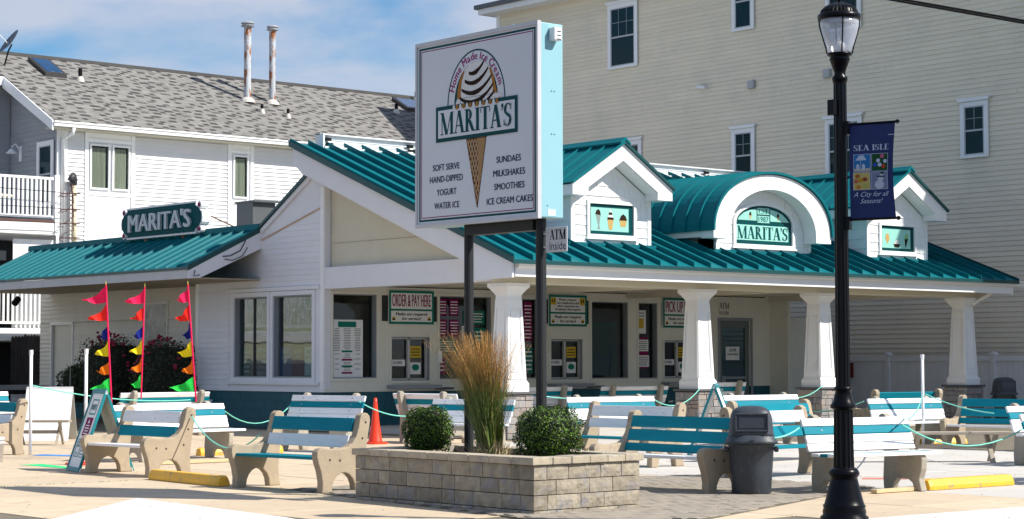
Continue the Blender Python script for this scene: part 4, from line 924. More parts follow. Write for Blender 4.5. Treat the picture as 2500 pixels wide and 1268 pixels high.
g = G(); g.tube([(23.85, 38.7, 4.9), (24.3, 37.9, 4.5)], .02, 6); g.tube([(23.85, 41.8, 4.9), (24.6, 41.9, 4.4)], .02, 6); g.box(23.75, 23.85, 39.5, 39.6, 4.3, 4.7); g.box(23.75, 23.85, 41.2, 41.3, 4.3, 4.7); part(g, 'brace', mat('rusty_brace', (.25, .13, .08), .7), t)
# dark vent box behind the wing ridge
t = thing('roof_vent_box', 'dark open sheet metal vent box standing behind the wing roof ridge', 'vent box', (25.1, 38.6, 4.2))
g = G(); g.box(24.88, 25.5, 38.3, 38.33, 4.2, 5.2); g.box(24.88, 24.92, 38.33, 39.0, 4.2, 5.2); g.box(25.46, 25.5, 38.33, 39, 4.2, 5.2); g.box(24.85, 25.55, 38.2, 39.05, 5.2, 5.24); part(g, 'casing', mat('dull_sheet_metal', (.10, .11, .12), .5, metal=.3), t)
g = G(); g.box(25.5, 26.4, 38.4, 39.2, 4.2, 5.05); part(g, 'duct', mat('beige_duct', (.55, .52, .46), .6), t)

# ------------------------------------------------------------------ tan apartment building
tb = thing('tan_apartment_building', 'tall tan clapboard apartment block with white trimmed windows behind the shop', 'building', (42, 40, 0))
T = FL(42.0)
g = G(); g.box(42.0, 56, 20.9, 49.7, 0, 13.1); part(g, 'wall', TAN, tb)
siding(T, [(-49.6, .05), (-21.0, .05), (-21.0, 13.05), (-49.6, 13.05)], .1297, TAN, tb, .001, .022, cut=2)
g = G(); g.fbox(T, -49.75, -49.58, 0, 13.1, 0, .035); part(g, 'corner_board', WHITEV, tb)
g = G(); g.box(41.45, 56.5, 20.4, 50.1, 13.1, 13.28); part(g, 'eave', WHITEV, tb)
g = G(); g.box(41.35, 56.6, 20.3, 50.2, 13.28, 13.42); part(g, 'roof_edge', mat('dark_shingle_edge', (.12, .13, .15), .8), tb)
def dh_window(F, u0, u1, v0, v1, parent, muntin=(2, 1), hood=True, m=WHITEV, w=.036):
    t = .13; g = G()
    g.fbox(F, u0, u1, v1-t, v1, w, w+.04); g.fbox(F, u0, u1, v0, v0+.08, w, w+.04); g.fbox(F, u0, u0+t, v0+.08, v1-t, w, w+.04); g.fbox(F, u1-t, u1, v0+.08, v1-t, w, w+.04)
    if hood: g.fprism(F, [(u0-.02, v1), (u1+.02, v1), (u1+.08, v1+.09), (u0-.08, v1+.09)], w, w+.09)
    fr = part(g, 'window', m, parent, bevel=.004)
    a, b, c, d = u0+t, u1-t, v0+.08, v1-t; mid = (c+d)/2
    g = G(); g.fbox(F, a, b, c, d, w+.001, w+.004); part(g, 'blind', BLIND, fr)
    g = G(); g.fbox(F, a, b, mid-.025, mid+.025, w+.012, w+.034); s = .035
    for (q, r_) in ((c, mid-.025), (mid+.025, d)):
        g.fbox(F, a, a+s, q, r_, w+.012, w+.03); g.fbox(F, b-s, b, q, r_, w+.012, w+.03)
    g.fbox(F, a, b, c, c+s, w+.012, w+.031); g.fbox(F, a, b, d-s, d, w+.012, w+.031)
    part(g, 'sash', mat('grey_sash', (.42, .45, .48), .5), fr)
    g = G(); nx, ny = muntin
    for i in range(1, nx+1): x = a+(b-a)*i/(nx+1); g.fbox(F, x-.008, x+.008, mid+.025, d-s, w+.013, w+.024)
    for i in range(1, ny+1): z = mid+(d-mid)*i/(ny+1); g.fbox(F, a+s, b-s, z-.008, z+.008, w+.0131, w+.0241)
    part(g, 'muntin', mat('grey_muntin', (.25, .29, .31), .5), fr)
    g = G(); g.fbox(F, a, b, c, d, w+.008, w+.010); part(g, 'pane', glass('tan_window_glass', (.6, .75, .78), .10), fr)
for a, b, c, d, mm in [(-44.28, -42.95, 10.61, 12.65, (2, 1)), (-38.98, -38.10, 11.13, 12.9, (1, 1)), (-39.02, -38.12, 6.70, 8.25, (1, 1)), (-35.47, -34.17, 6.43, 8.2, (2, 1)),
                       (-30.90, -30.02, 6.74, 8.22, (1, 1)), (-44.0, -42.8, 6.9, 8.3, (2, 1)), (-35.42, -34.15, 10.64, 12.6, (2, 1)), (-24.5, -23.4, 6.7, 8.2, (1, 1))]:
    dh_window(T, a, b, c, d, tb, mm)
for a, c in ((-38.34, 9.38), (-35.5, 9.38)):
    g = G(); g.fbox(T, a, a+.24, c, c+.24, .02, .12); part(g, 'wall_vent', mat('grey_vent', (.40, .41, .43), .5), tb, bevel=.01)
g = G(); g.tube([T.p(-40.3, 9.64, .20), T.p(-40.02, 9.60, .12)], .055, 10); g.tube([T.p(-40.08, 9.6, .01), T.p(-40.08, 9.6, .12)], .03, 8); part(g, 'security_camera', WHITEV, tb)

# vinyl fence between
vf = thing('vinyl_fence', 'white vinyl privacy fence with square capped posts beyond the porch', 'fence', (41.2, 32, 0))
FV = FL(41.2); VW = mat('vinyl_fence_white', (.74, .74, .76), .45, var=.02)
posts = [20.0, 22.4, 24.8, 27.2, 29.42, 32.75, 36.0, 39.3, 42.6]
for y in posts:
    g = G(); g.fbox(FV, -y-.065, -y+.065, 0, 1.62, -.065, .065); p_ = part(g, 'post', VW, vf, bevel=.005)
    g = G(); g.fbox(FV, -y-.09, -y+.09, 1.621, 1.65, -.09, .09); g.fprism(FV, [(-y-.085, 1.651), (-y+.085, 1.651), (-y+.01, 1.70), (-y-.01, 1.70)], -.08, .08); part(g, 'post_cap', VW, p_)
for a, b in zip(posts[:-1], posts[1:]):
    g = G(); g.fbox(FV, -b+.066, -a-.066, 1.47, 1.59, -.04, .04); g.fbox(FV, -b+.066, -a-.066, .12, .28, -.04, .04); part(g, 'rail', VW, vf)
    x = -b+.07; n_ = int((b-a-.14)/.165)
    for i in range(n_):
        u = -b+.07+i*(b-a-.14)/n_
        g = G(); g.fbox(FV, u+.002, u+(b-a-.14)/n_-.002, .281, 1.469, -.011, .011); part(g, 'picket', VW, vf)
g = G(); g.fbox(FV, -34.35, -33.9, 1.02, 1.42, .05, .07); tag(part(g, 'red_notice', mat('dark_red_notice', (.16, .015, .015), .5)), 'small dark red notice fixed to the white vinyl fence', 'notice')

# ------------------------------------------------------------------ white house
wh = thing('white_house', 'white two storey house with grey shingle roof behind the shop wing', 'house', (25.9, 49.9, 0))
H = FR(49.9)
g = G(); g.box(25.9, 44.0, 49.9, 60, 0, 8.05); part(g, 'wall', WHITEV, wh)
for a, b in ((26.2, 26.72), (28.35, 31.49), (32.43, 43.8)):
    siding(H, [(a, 4.3), (b, 4.3), (b, 8.0), (a, 8.0)], .121, HSID, wh, .001, .036)
g = G(); g.fbox(H, 25.86, 26.19, 2.2, 8.02, 0, .03); part(g, 'corner_board', WHITEV, wh)
# window bays
for (a, b, wins, z0, z1) in ((26.73, 28.34, ((26.88, 27.52), (27.60, 28.17)), 6.40, 7.70), (31.5, 32.42, ((31.68, 32.22),), 6.40, 7.70)):
    g = G()
    g.fbox(H, a, a+.12, 4.3, 8.02, .0, .05); g.fbox(H, b-.12, b, 4.3, 8.02, 0, .05); g.fbox(H, a+.12, b-.12, 7.76, 7.86, 0, .045); g.fbox(H, a+.12, b-.12, 6.22, 6.34, 0, .045); g.fbox(H, a+.12, b-.12, 4.3, 6.22, 0, .02); g.fbox(H, a+.12, b-.12, 7.86, 8.02, 0, .02)
    bay = part(g, 'window_bay', WHITEV, wh, bevel=.004)
    for (c, d) in wins:
        g = G(); t_ = .05; g.fbox(H, c, d, z1-t_, z1, .02, .07); g.fbox(H, c, d, z0, z0+t_, .02, .07); g.fbox(H, c, c+t_, z0+t_, z1-t_, .02, .07); g.fbox(H, d-t_, d, z0+t_, z1-t_, .02, .07); part(g, 'window_frame', WHITEV, bay)
        g = G(); g.fbox(H, c+t_, d-t_, z0+t_, z1-t_, .002, .006); part(g, 'dark_room', DARK, bay)
        g = G(); n_ = 40; u0, u1 = c+t_, d-t_-.12*(d-c)
        V = []
        for i in range(n_+1):
            u = u0+(u1-u0)*i/n_; w_ = .016+.007*math.sin(i*1.7+random.random()); V += [H.p(u, z0+.06, w_), H.p(u, z1-.10, w_)]
        g.poly(V, [(2*i, 2*i+2, 2*i+3, 2*i+1) for i in range(n_)]); part(g, 'curtain', CURT, bay)
        g = G(); g.fbox(H, c+t_, d-t_, z0+t_, z1-t_, .035, .038); part(g, 'pane', glass('house_glass', (.88, .92, .9), .12), bay)
# roof
EZ, SL2 = 8.22, .5184
def hz(y): return EZ+SL2*(y-49.45)
RY_ = 54.45
SHG = None
def shingle_mat():
    m = bpy.data.materials.new('asphalt_shingle'); m.use_nodes = True; n = m.node_tree.nodes; l = m.node_tree.links; b = n['Principled BSDF']; b.inputs['Roughness'].default_value = .95
    at = n.new('ShaderNodeAttribute'); at.attribute_name = 'tone'; r = n.new('ShaderNodeValToRGB'); e = r.color_ramp.elements
    e[0].color = (.05, .047, .045, 1); e[1].color = (.25, .243, .23, 1); e.new(.45).color = (.17, .163, .155, 1); e.new(.25).color = (.07, .066, .062, 1)
    nz = n.new('ShaderNodeTexNoise'); nz.inputs['Scale'].default_value = 90; mx = n.new('ShaderNodeMixRGB'); mx.blend_type = 'OVERLAY'; mx.inputs[0].default_value = .35
    l.new(at.outputs['Fac'], r.inputs[0]); l.new(r.outputs[0], mx.inputs[1]); l.new(nz.outputs['Fac'], mx.inputs[2]); l.new(mx.outputs[0], b.inputs['Base Color']); return m
SHG = shingle_mat()
g = G(); g.prism([(25.5, 49.45, EZ-.08), (25.5, RY_, hz(RY_)-.08), (25.5, RY_, hz(RY_)), (25.5, 49.45, EZ)], (19, 0, 0)); part(g, 'roof_deck', SHG, wh)
g = G(); g.prism([(20.0, 52.5, hz(52.5)-.08), (20.0, RY_, hz(RY_)-.08), (20.0, RY_, hz(RY_)), (20.0, 52.5, hz(52.5))], (5.499, 0, 0)); part(g, 'roof_deck', SHG, wh)
verts, faces, tones = [], [], []; dark_ = False
e = .145; y = 49.43; prevd = []; r = 0
dy = e/math.sqrt(1+SL2**2)
while y < RY_-.02:
    xL = 25.5 if y < 52.5 else 20.0; x = xL+(r % 4)*.07; 
    if x > xL: xs = [xL]
    else: xs = []
    while x < 44.4: xs.append(x); x += random.choice((.16, .20, .26, .32))
    xs.append(44.5)
    curd = []; 
    for a, b in zip(xs[:-1], xs[1:]):
        th = .012 if (not dark_ and random.random() < .7 and not any(c_ < b-.03 and d_ > a+.03 for c_, d_ in prevd)) else .006
        if th > .01: curd.append((a, b))
        th = th; dark_ = th > .01; k = len(verts)
        y1 = min(y+dy+.01, RY_)
        verts += [(a, y, hz(y)+.002), (b, y, hz(y)+.002), (b, y, hz(y)+.01+th), (a, y, hz(y)+.01+th), (b, y1, hz(y1)+.004), (a, y1, hz(y1)+.004)]
        faces += [(k, k+1, k+2, k+3), (k+3, k+2, k+4, k+5)]; tt = random.choice((.05, .12, .2, .32)) if th > .01 else random.uniform(.5, .95); tones += [tt]*8
    prevd = curd
    y += dy; r += 1
me = bpy.data.meshes.new('shingle_courses'); bb = BASE[wh.name]; me.from_pydata([(a-bb.x, b-bb.y, c-bb.z) for a, b, c in verts], [], faces)
at = me.attributes.new('tone', 'FLOAT', 'CORNER'); at.data.foreach_set('value', tones); me.materials.append(SHG)
o = bpy.data.objects.new('shingle_courses', me); COL.objects.link(o); o.parent = wh; o['kind'] = 'stuff'
g = G(); g.prism([(20.0, RY_-.16, hz(RY_-.16)+.02), (20.0, RY_, hz(RY_)+.06), (20.0, RY_+.16, hz(RY_)-.03), (20.0, RY_, hz(RY_)-.02)], (24.5, 0, 0)); part(g, 'ridge_cap', mat('ridge_shingle', (.06, .058, .055), .95, var=.2), wh)
g = G(); g.box(25.5, 44.5, 49.36, 49.45, EZ-.16, EZ-.02); g.box(25.5, 44.5, 49.33, 49.36, EZ-.06, EZ-.01); part(g, 'gutter', GUTTER, wh, bevel=.01)
g = G(); g.box(25.5, 44.5, 49.45, 49.9, EZ-.2, EZ-.17); part(g, 'soffit', mat('soffit_cream', (.55, .52, .42), .6), wh)
g = G(); g.prism([(25.46, 49.4, EZ-.28), (25.46, 52.52, hz(52.52)-.34), (25.46, 52.52, hz(52.52)-.01), (25.46, 49.4, EZ-.0)], (.04, 0, 0)); part(g, 'rake_fascia', WHITEV, wh)
g = G(); g.box(20, 25.46, 52.44, 52.5, hz(52.5)-.28, hz(52.5)-.02); part(g, 'left_eave_fascia', WHITEV, wh)
g = G(); g.box(25.9, 44.0, 53.5, 56.0, 8.05, 9.0); part(g, 'attic', GREYS, wh)
g = G(); g.prism([(25.9, 49.9, 8.05), (25.9, 52.9, 8.05), (25.9, 52.9, hz(52.9)-.1), (25.9, 49.9, 8.06+.3)], (.1, 0, 0)); part(g, 'gable_wall', GREYS, wh)
Gs = FL(25.9)
siding(Gs, [(-52.8, 5.3), (-49.92, 5.3), (-49.92, hz(49.92)-.12), (-52.8, hz(52.8)-.15)], .14, GREYS, wh, .001, .02)
g = G(); g.box(20.0, 25.88, 52.82, 53.0, 0, hz(52.9)-.15); part(g, 'recessed_wall', GREYS, wh)
siding(FR(52.82), [(20.0, 5.3), (25.84, 5.3), (25.84, 9.6), (20.0, 9.6)], .14, GREYS, wh, .001, .02)
dh_window(Gs, -51.05, -50.06, 5.9, 7.76, wh, (0, 0), False)
dh_window(FR(52.82), 24.6, 25.45, 5.6, 7.4, wh, (0, 0), False); dh_window(FR(52.82), 24.6, 25.45, 7.9, 9.0, wh, (0, 0), False)
g = G(); g.fbox(Gs, -52.2, -52.05, 7.3, 7.75, .02, .05); g.tube([Gs.p(-52.12, 7.62, .05), Gs.p(-52.12, 7.8, .2), Gs.p(-52.12, 7.7, .32)], .02, 6); g.lathe([(.02, .14), (.05, .12), (.16, 0), (.15, -.01)], tuple(Gs.p(-52.12, 7.52, .32)), 14); part(g, 'wall_lamp', WHITEV, wh)
# drain elbow + pipe, service mast
g = G(); g.tube([(26.12, 49.38, 8.05), (26.12, 49.45, 7.9), (26.0, 49.8, 7.75), (26.05, 49.82, 4.4)], .055, 8); part(g, 'downspout', WHITEV, wh, smooth=True)
g = G(); g.tube([(26.32, 49.70, 4.3), (26.32, 49.70, 6.45)], .075, 10); part(g, 'service_mast', mat('cream_rusty_mast', (.58, .50, .36), .7, var=.1, col2=(.35, .14, .05), c2pos=(.66, .74), c2scale=2), wh, smooth=True)
g = G(); g.tube([(26.32, 49.75, 6.42), (26.32, 49.72, 6.62), (26.22, 49.6, 6.72), (26.08, 49.5, 6.60)], [.085, .10, .10, .07], 10); part(g, 'weather_head', mat('dark_cast_metal', (.05, .05, .06), .5, metal=.4), wh, smooth=True)
g = G()
for z in (6.2, 5.75, 5.35, 4.95): g.tube([(25.85, 49.6, z), (26.25, 49.6, z+.02)], .016, 6); g.tube([(26.25, 49.6, z+.02), (26.45, 49.6, z+.02)], .018, 6)
for z, q in ((6.2, -.35), (5.75, -.2), (5.35, .1), (4.95, .5)): g.tube([(26.15, 49.55, 6.5), (26.2, 49.5, z+.2), (25.95, 49.5, z+q*.3), (25.75, 49.5, z-.05), (25.9, 49.55, z-.1)], .012, 5)
part(g, 'service_wiring', mat('rusty_wire', (.06, .02, .02), .6), wh)
# decks
for (z0, nm) in ((5.02, 'upper_deck'), (2.05, 'lower_deck')):
    g = G(); g.box(6, 25.85, 49.75, 52.8, z0, z0+.36); g.box(6, 25.7, 49.70, 49.75, z0+.02, z0+.34); dk = part(g, nm, WHITE, wh)
    g = G(); g.box(6, 25.7, 49.72, 49.78, z0+1.56, z0+1.63); part(g, 'top_rail', WHITE, dk); g = G(); g.box(6, 25.7, 49.72, 49.78, z0+.48, z0+.55); part(g, 'bottom_rail', WHITE, dk)
    g = G(); g.box(25.72, 25.86, 49.68, 49.82, z0, z0+1.70); part(g, 'rail_post', WHITE, dk)
    x = 25.58
    while x > 6:
        if x > 21.5:
            g = G(); g.box(x-.03, x+.03, 49.735, 49.775, z0+.55, z0+1.56); part(g, 'baluster', WHITE, dk)
        x -= .135
    g = G(); x = 21.46
    while x > 6: g.box(x-.03, x+.03, 49.735, 49.775, z0+.55, z0+1.56); x -= .135
    part(g, 'far_balusters', WHITE, dk, kind='stuff')
    if z0 > 4:
        g = G(); g.box(6, 25.7, 49.69, 49.72, z0+.36, z0+.42); part(g, 'brown_deck_edge', mat('brown_stain', (.10, .04, .03), .6), dk)
g = G(); g.box(23.0, 24.9, 51.0, 51.1, 4.35, 4.62); part(g, 'garage_header', GREYS, wh)
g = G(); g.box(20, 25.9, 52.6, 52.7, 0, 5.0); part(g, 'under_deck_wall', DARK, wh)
g = G(); g.box(24.6, 25.88, 49.95, 50.0, 0, 4.9); part(g, 'lower_wall', WHITEV, wh)
siding(FR(49.95), [(24.65, .3), (25.4, .3), (25.4, 3.6), (24.65, 3.6)], .14, WHITEV, wh, .001, .02)
# patio umbrella-ish white table lamp on deck: round table
t = thing('deck_table', 'round pale table standing on the upper balcony behind the railing', 'table', (24.6, 50.9, 5.38))
g = G(); g.lathe([(.02, .0), (.3, .0), (.3, .03), (.03, .04), (.03, .72), (.42, .74), (.42, .80), (.1, .84)], (24.6, 50.9, 5.38), 18); part(g, 'table_body', mat('pale_table', (.6, .58, .45), .6), t)
# roof penetrations
def pipe(name, label, x, y, h, r, m, cap, cat='pipe', group=None):
    z = hz(y); t = thing(name, label, cat, (x, y, z), group)
    g = G(); g.tube([(x, y, z-.1), (x, y, z+h)], r, 14); part(g, 'shaft', m, t, smooth=False)
    g = G(); g.lathe([(r*2.3, -.05), (r*2.0, .03), (r*1.2, .12)], (x, y, z), 14); part(g, 'flashing', mat('flashing', (.6, .56, .5), .5), t)
    if cap: g = G(); g.lathe([(r*1.1, 0), (r*1.8, .02), (r*1.9, .05), (r*1.5, .07), (r*1.5, .10), (r*1.9, .12), (r*1.6, .16)], (x, y, z+h-.02), 16); part(g, 'cap', mat('grey_cap', (.35, .36, .38), .5), t)
pipe('chimney_pipe', 'tall rust streaked white flue pipe on the grey roof, left of the pair', 33.84, 52.45, 2.40, .115, RUST, True)
pipe('chimney_pipe', 'tall rust streaked white flue pipe on the grey roof, right of the pair', 34.79, 52.46, 2.38, .105, RUST, True)
pipe('roof_vent', 'short black vent pipe beside the left skylight', 28.11, 52.78, .36, .06, BLKM, False)
pipe('roof_vent', 'short black vent pipe below the twin flue pipes', 33.83, 51.58, .27, .045, BLKM, False)
pipe('roof_vent', 'short black vent pipe right of and below the twin flue pipes', 34.68, 51.38, .28, .045, BLKM, False)
pipe('roof_vent', 'black vent pipe beside the right skylight half hidden by the big sign', 40.05, 52.78, .3, .06, BLKM, False)
pipe('roof_vent', 'small black vent pipe near the ridge above the right skylight', 42.0, 54.2, .3, .05, BLKM, False)
def skylight(label, x0, x1, y0, y1):
    t = thing('skylight', label, 'skylight', (x0, y0, hz(y0)))
    g = G()
    def q(x, y, d): return (x, y, hz(y)+d)
    g.hexa([q(x0, y0, 0), q(x1, y0, 0), q(x1, y1, 0), q(x0, y1, 0), q(x0, y0, .14), q(x1, y0, .14), q(x1, y1, .14), q(x0, y1, .14)]); part(g, 'frame', mat('bronze_frame', (.035, .03, .028), .4), t)
    g = G(); a = .09; g.hexa([q(x0+a, y0+a, .141), q(x1-a, y0+a, .141), q(x1-a, y1-a, .141), q(x0+a, y1-a, .141), q(x0+a, y0+a, .15), q(x1-a, y0+a, .15), q(x1-a, y1-a, .15), q(x0+a, y1-a, .15)])
    m = mat('skylight_glass', (.02, .06, .14), .05, spec=1.0); part(g, 'pane', m, t)
skylight('dark framed skylight near the left end of the grey shingle roof', 26.98, 27.68, 52.80, 53.96)
skylight('dark framed skylight partly hidden by the big pole sign', 40.7, 41.7, 53.0, 53.9)
# satellite dish
t = thing('satellite_dish', 'grey satellite dish on a tripod mast at the left end of the roof', 'satellite dish', (26.0, 53.4, hz(53.4)))
DM = mat('dish_grey', (.10, .12, .15), .5)
g = G(); c = Vector((26.1, 53.3, 10.95)); ax = Vector((-.73, .10, .5)).normalized(); a1 = ax.orthogonal().normalized(); a2 = ax.cross(a1); V = []; rings = 6; ns = 24
for i in range(rings+1):
    rr = .40*i/rings
    for j in range(ns):
        a = 2*math.pi*j/ns; V.append(tuple(c+a1*rr*math.cos(a)+a2*rr*math.sin(a)*1.1+ax*(rr*rr*.5)))
g.poly(V, [(i*ns+j, i*ns+(j+1) % ns, (i+1)*ns+(j+1) % ns, (i+1)*ns+j) for i in range(rings) for j in range(ns)]); part(g, 'dish', DM, t, smooth=True)
g = G(); f0 = c+ax*.55; g.tube([tuple(c-a2*.1), tuple(f0)], .015, 6); g.box(f0.x-.05, f0.x+.09, f0.y-.05, f0.y+.05, f0.z-.05, f0.z+.12); part(g, 'feed_arm', WHITEV, t)
g = G(); g.tube([(25.95, 53.4, hz(53.4)), (26.05, 53.35, hz(53.4)+.45), (26.12, 53.28, 10.9)], .025, 6); g.tube([(25.7, 54.0, hz(54)), (25.7, 53.9, hz(54)+.35)], .03, 6); part(g, 'mast', BLKM, t)
# dark stockade fence below the lower balcony
sf = thing('stockade_fence', 'weathered black stockade fence below the lower balcony', 'fence', (24.3, 49.3, 0))
x = 24.25; DF = mat('black_stockade', (.018, .017, .02), .8, var=.3)
while x < 25.75:
    h = 2.15+random.uniform(-.03, .05); g = G(); g.box(x, x+.085, 49.28, 49.31, .6, h); g.prism([(x, 49.28, h+.001), (x+.085, 49.28, h+.001), (x+.0425, 49.28, h+.06)], (0, .03, 0)); part(g, 'picket', DF, sf); x += .093
g = G(); g.box(23.9, 25.8, 49.2, 49.27, .72, .86); part(g, 'rail', GREYP, sf)
# overhead wires left
for i, (z0, z1) in enumerate(((6.55, 6.22), (6.02, 5.77), (5.55, 5.36))):
    g = G(); g.tube([(8+ (17.8)*k/8, 49.5, z1+(z0-z1)*3.2*(1-k/8)-.25*math.sin(math.pi*k/8)) for k in range(9)], .012, 4)
    tag(part(g, 'service_wire', BLKM), 'thin service wire reaching the mast past the balcony, %s of three' % ('top', 'middle', 'bottom')[i], 'wire')
# overhead cable top right
g = G()
for d in (0, .03): g.tube([(18.36+.0, 15.6, 6.10+d), (18.92, 15.13, 5.955+d), (20.3, 13.98, 5.64+d), (22.0, 12.6, 5.30+d)], .014, 6)
tag(part(g, 'overhead_cable', BLKM), 'thick black twin cable crossing the tan wall at top right', 'cable')

# ------------------------------------------------------------------ planter with sign
pl = thing('stone_planter', 'raised tan stone block planter under the big pole sign', 'planter', (12.40, 14.14, 0))
PA = Vector((PX, PY, 0)); PBv = Vector((0, PLN, 0)); ul = PBv.normalized(); LL = PBv.length
ur = Vector((ul.y, -ul.x, 0)); LR = PWD
FPl = Fr(PA+ul*LL, -ul); FPr = Fr(PA, ur)
CH = .1455; TOP = .49
core = G(); core.prism([tuple(PA+ul*.12+ur*.12), tuple(PA+ul*(LL-.12)+ur*.12), tuple(PA+ul*(LL-.12)+ur*(LR-.12)), tuple(PA+ul*.12+ur*(LR-.12))], (0, 0, .44)); part(core, 'core', MULCH, pl)
def rough_block(F, u0, u1, v0, v1, depth, m, name, amp=.010):
    """split-face block: a grid front with random relief"""
    nu = max(2, int((u1-u0)/.05)); nv = 3; g = G(); V = []; 
    for i in range(nu+1):
        for j in range(nv+1):
            u = u0+(u1-u0)*i/nu; v = v0+(v1-v0)*j/nv; edge = i in (0, nu) or j in (0, nv)
            V.append(F.p(u, v, (random.uniform(-.004, .0) if edge else random.uniform(-.001, amp))))
    fs = [(i*(nv+1)+j, (i+1)*(nv+1)+j, (i+1)*(nv+1)+j+1, i*(nv+1)+j+1) for i in range(nu) for j in range(nv)]
    k = len(V); V += [F.p(u0, v0, -depth), F.p(u1, v0, -depth), F.p(u1, v1, -depth), F.p(u0, v1, -depth)]
    a, b, c, d = 0, nu*(nv+1), nu*(nv+1)+nv, nv
    fs += [(a, k, k+1, b)] if False else []
    bot = [i*(nv+1) for i in range(nu+1)]; topi = [i*(nv+1)+nv for i in range(nu+1)]
    fs.append(tuple(bot)+(k+1, k)); fs.append(tuple(topi[::-1])+(k+3, k+2)); fs.append(tuple(range(0, nv+1))+(k+3, k)); fs.append(tuple(range(b, b+nv+1))+(k+2, k+1)); fs.append((k, k+1, k+2, k+3))
    g.poly(V, fs); return part(g, name, m, pl)
for F, Ln in ((FPl, LL), (FPr, LR), (Fr(PA+ur*LR, ul), LL), (Fr(PA+ur*LR+ul*LL, -ur), LR)):
    for r, (v0, v1) in enumerate(((-.02, TOP-3*CH), (TOP-3*CH, TOP-2*CH), (TOP-2*CH, TOP-CH), (TOP-CH, TOP))):
        u = .0; first = True
        while u < Ln-.01:
            wd = random.choice((.20, .30, .30, .42)); wd = wd*random.uniform(.92, 1.05)
            if first and r % 2: wd *= .6
            first = False; u2 = min(u+wd, Ln)
            if Ln-u2 < .1: u2 = Ln
            rough_block(F, u+.004, u2-.004, v0+.004, v1-.004, .13 if F is not FPl else .13, STONEM, 'stone_block'); u = u2
# caps
for F, Ln, o0, o1 in ((FPl, LL, .0, .03), (FPr, LR, .03, .03), (Fr(PA+ur*LR, ul), LL, .0, 0), (Fr(PA+ur*LR+ul*LL, -ur), LR, .03, .03)):
    u = -.03 if o0 or F is FPl else 0; n_ = int((Ln)/.31); a0, a1 = -.03, Ln+.03
    if F is FPl or (F.o-(PA+ur*LR)).length < 1e-6: a0, a1 = -.03+.0, Ln+.03
    else: a0, a1 = .225, Ln-.225
    for i in range(n_):
        b0 = a0+(a1-a0)*i/n_; b1 = a0+(a1-a0)*(i+1)/n_; j = random.uniform(-.003, .003)
        g = G(); g.fbox(F, b0+.003, b1-.003, TOP+.002, TOP+.072+j, -.22, .032+j); part(g, 'cap_stone', CAPM, pl, bevel=.007, seg=2)
g = G(); n_ = 26; V = []
for i in range(n_+1):
    for j in range(n_+1): V.append(tuple(PA+ul*(.2+(LL-.4)*i/n_)+ur*(.2+(LR-.4)*j/n_)+Vector((0, 0, .49+random.uniform(-.015, .02)))))
g.poly(V, [(i*(n_+1)+j, (i+1)*(n_+1)+j, (i+1)*(n_+1)+j+1, i*(n_+1)+j+1) for i in range(n_) for j in range(n_)]); part(g, 'mulch_bed', MULCH, pl)

def bush(name, label, c, rx_, ry_, rz_, n, leaf, m1, m2, cat='shrub', gaps=0, flowers=None, seed=1):
    rnd = random.Random(seed); t = thing(name, label, cat, (c[0], c[1], c[2]-rz_))
    g1, g2 = G(), G()
    for i in range(n):
        while True:
            d = Vector((rnd.gauss(0, 1), rnd.gauss(0, 1), rnd.gauss(0, 1))).normalized()
            if d.z > -.85: break
        bump = 1+.07*math.sin(d.x*7+seed*2.3)+.04*math.sin(d.y*5-d.z*6+seed)+.05*math.sin(d.y*11+d.z*8)+.03*math.sin(d.z*17+d.x*13)
        rr = bump*(1-abs(rnd.gauss(0, .10 if not gaps else .22))+rnd.uniform(0, .03))
        if rnd.random() < .025: rr += rnd.uniform(.04, .14)
        e_ = 2.5; q = (abs(d.x)**e_+abs(d.y)**e_+abs(d.z)**e_)**(-1/e_)
        p = Vector((c[0]+d.x*q*rx_*rr, c[1]+d.y*q*ry_*rr, c[2]+d.z*q*rz_*rr))
        nn = (d+Vector((rnd.gauss(0, .6), rnd.gauss(0, .6), rnd.gauss(0, .6)))).normalized(); a = nn.orthogonal().normalized()
        a.rotate(Matrix.Rotation(rnd.uniform(0, 6.28), 3, nn)); b = nn.cross(a); s = leaf*rnd.uniform(.7, 1.3)
        tgt = g1 if rnd.random() < .55 else g2
        tgt.poly([p-a*s*.9, p+b*s*.5+nn*s*.15, p+a*s*.9, p-b*s*.5+nn*s*.15], [(0, 1, 2, 3)])
    part(g1, 'foliage', m1, t, kind='stuff'); part(g2, 'bright_foliage', m2, t, kind='stuff')
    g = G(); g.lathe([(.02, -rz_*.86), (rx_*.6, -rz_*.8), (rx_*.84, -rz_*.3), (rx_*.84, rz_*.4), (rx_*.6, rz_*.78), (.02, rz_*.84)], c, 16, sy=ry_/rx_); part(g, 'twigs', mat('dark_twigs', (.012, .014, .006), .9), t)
    return t
LF1 = mat('boxwood_dark', (.014, .040, .004), .5, var=.3, scale=12, spec=.4); LF2 = mat('boxwood_light', (.10, .20, .006), .45, var=.25, scale=12, spec=.5)
bush('boxwood_shrub', 'round clipped boxwood in the planter right of the right sign post', (13.18, 14.81, .755), .32, .31, .258, 11000, .013, LF1, LF2, seed=2)
bush('boxwood_shrub', 'round clipped boxwood in the planter left of the left sign post', (13.13, 16.72, .745), .255, .25, .25, 9500, .013, LF1, LF2, seed=5)
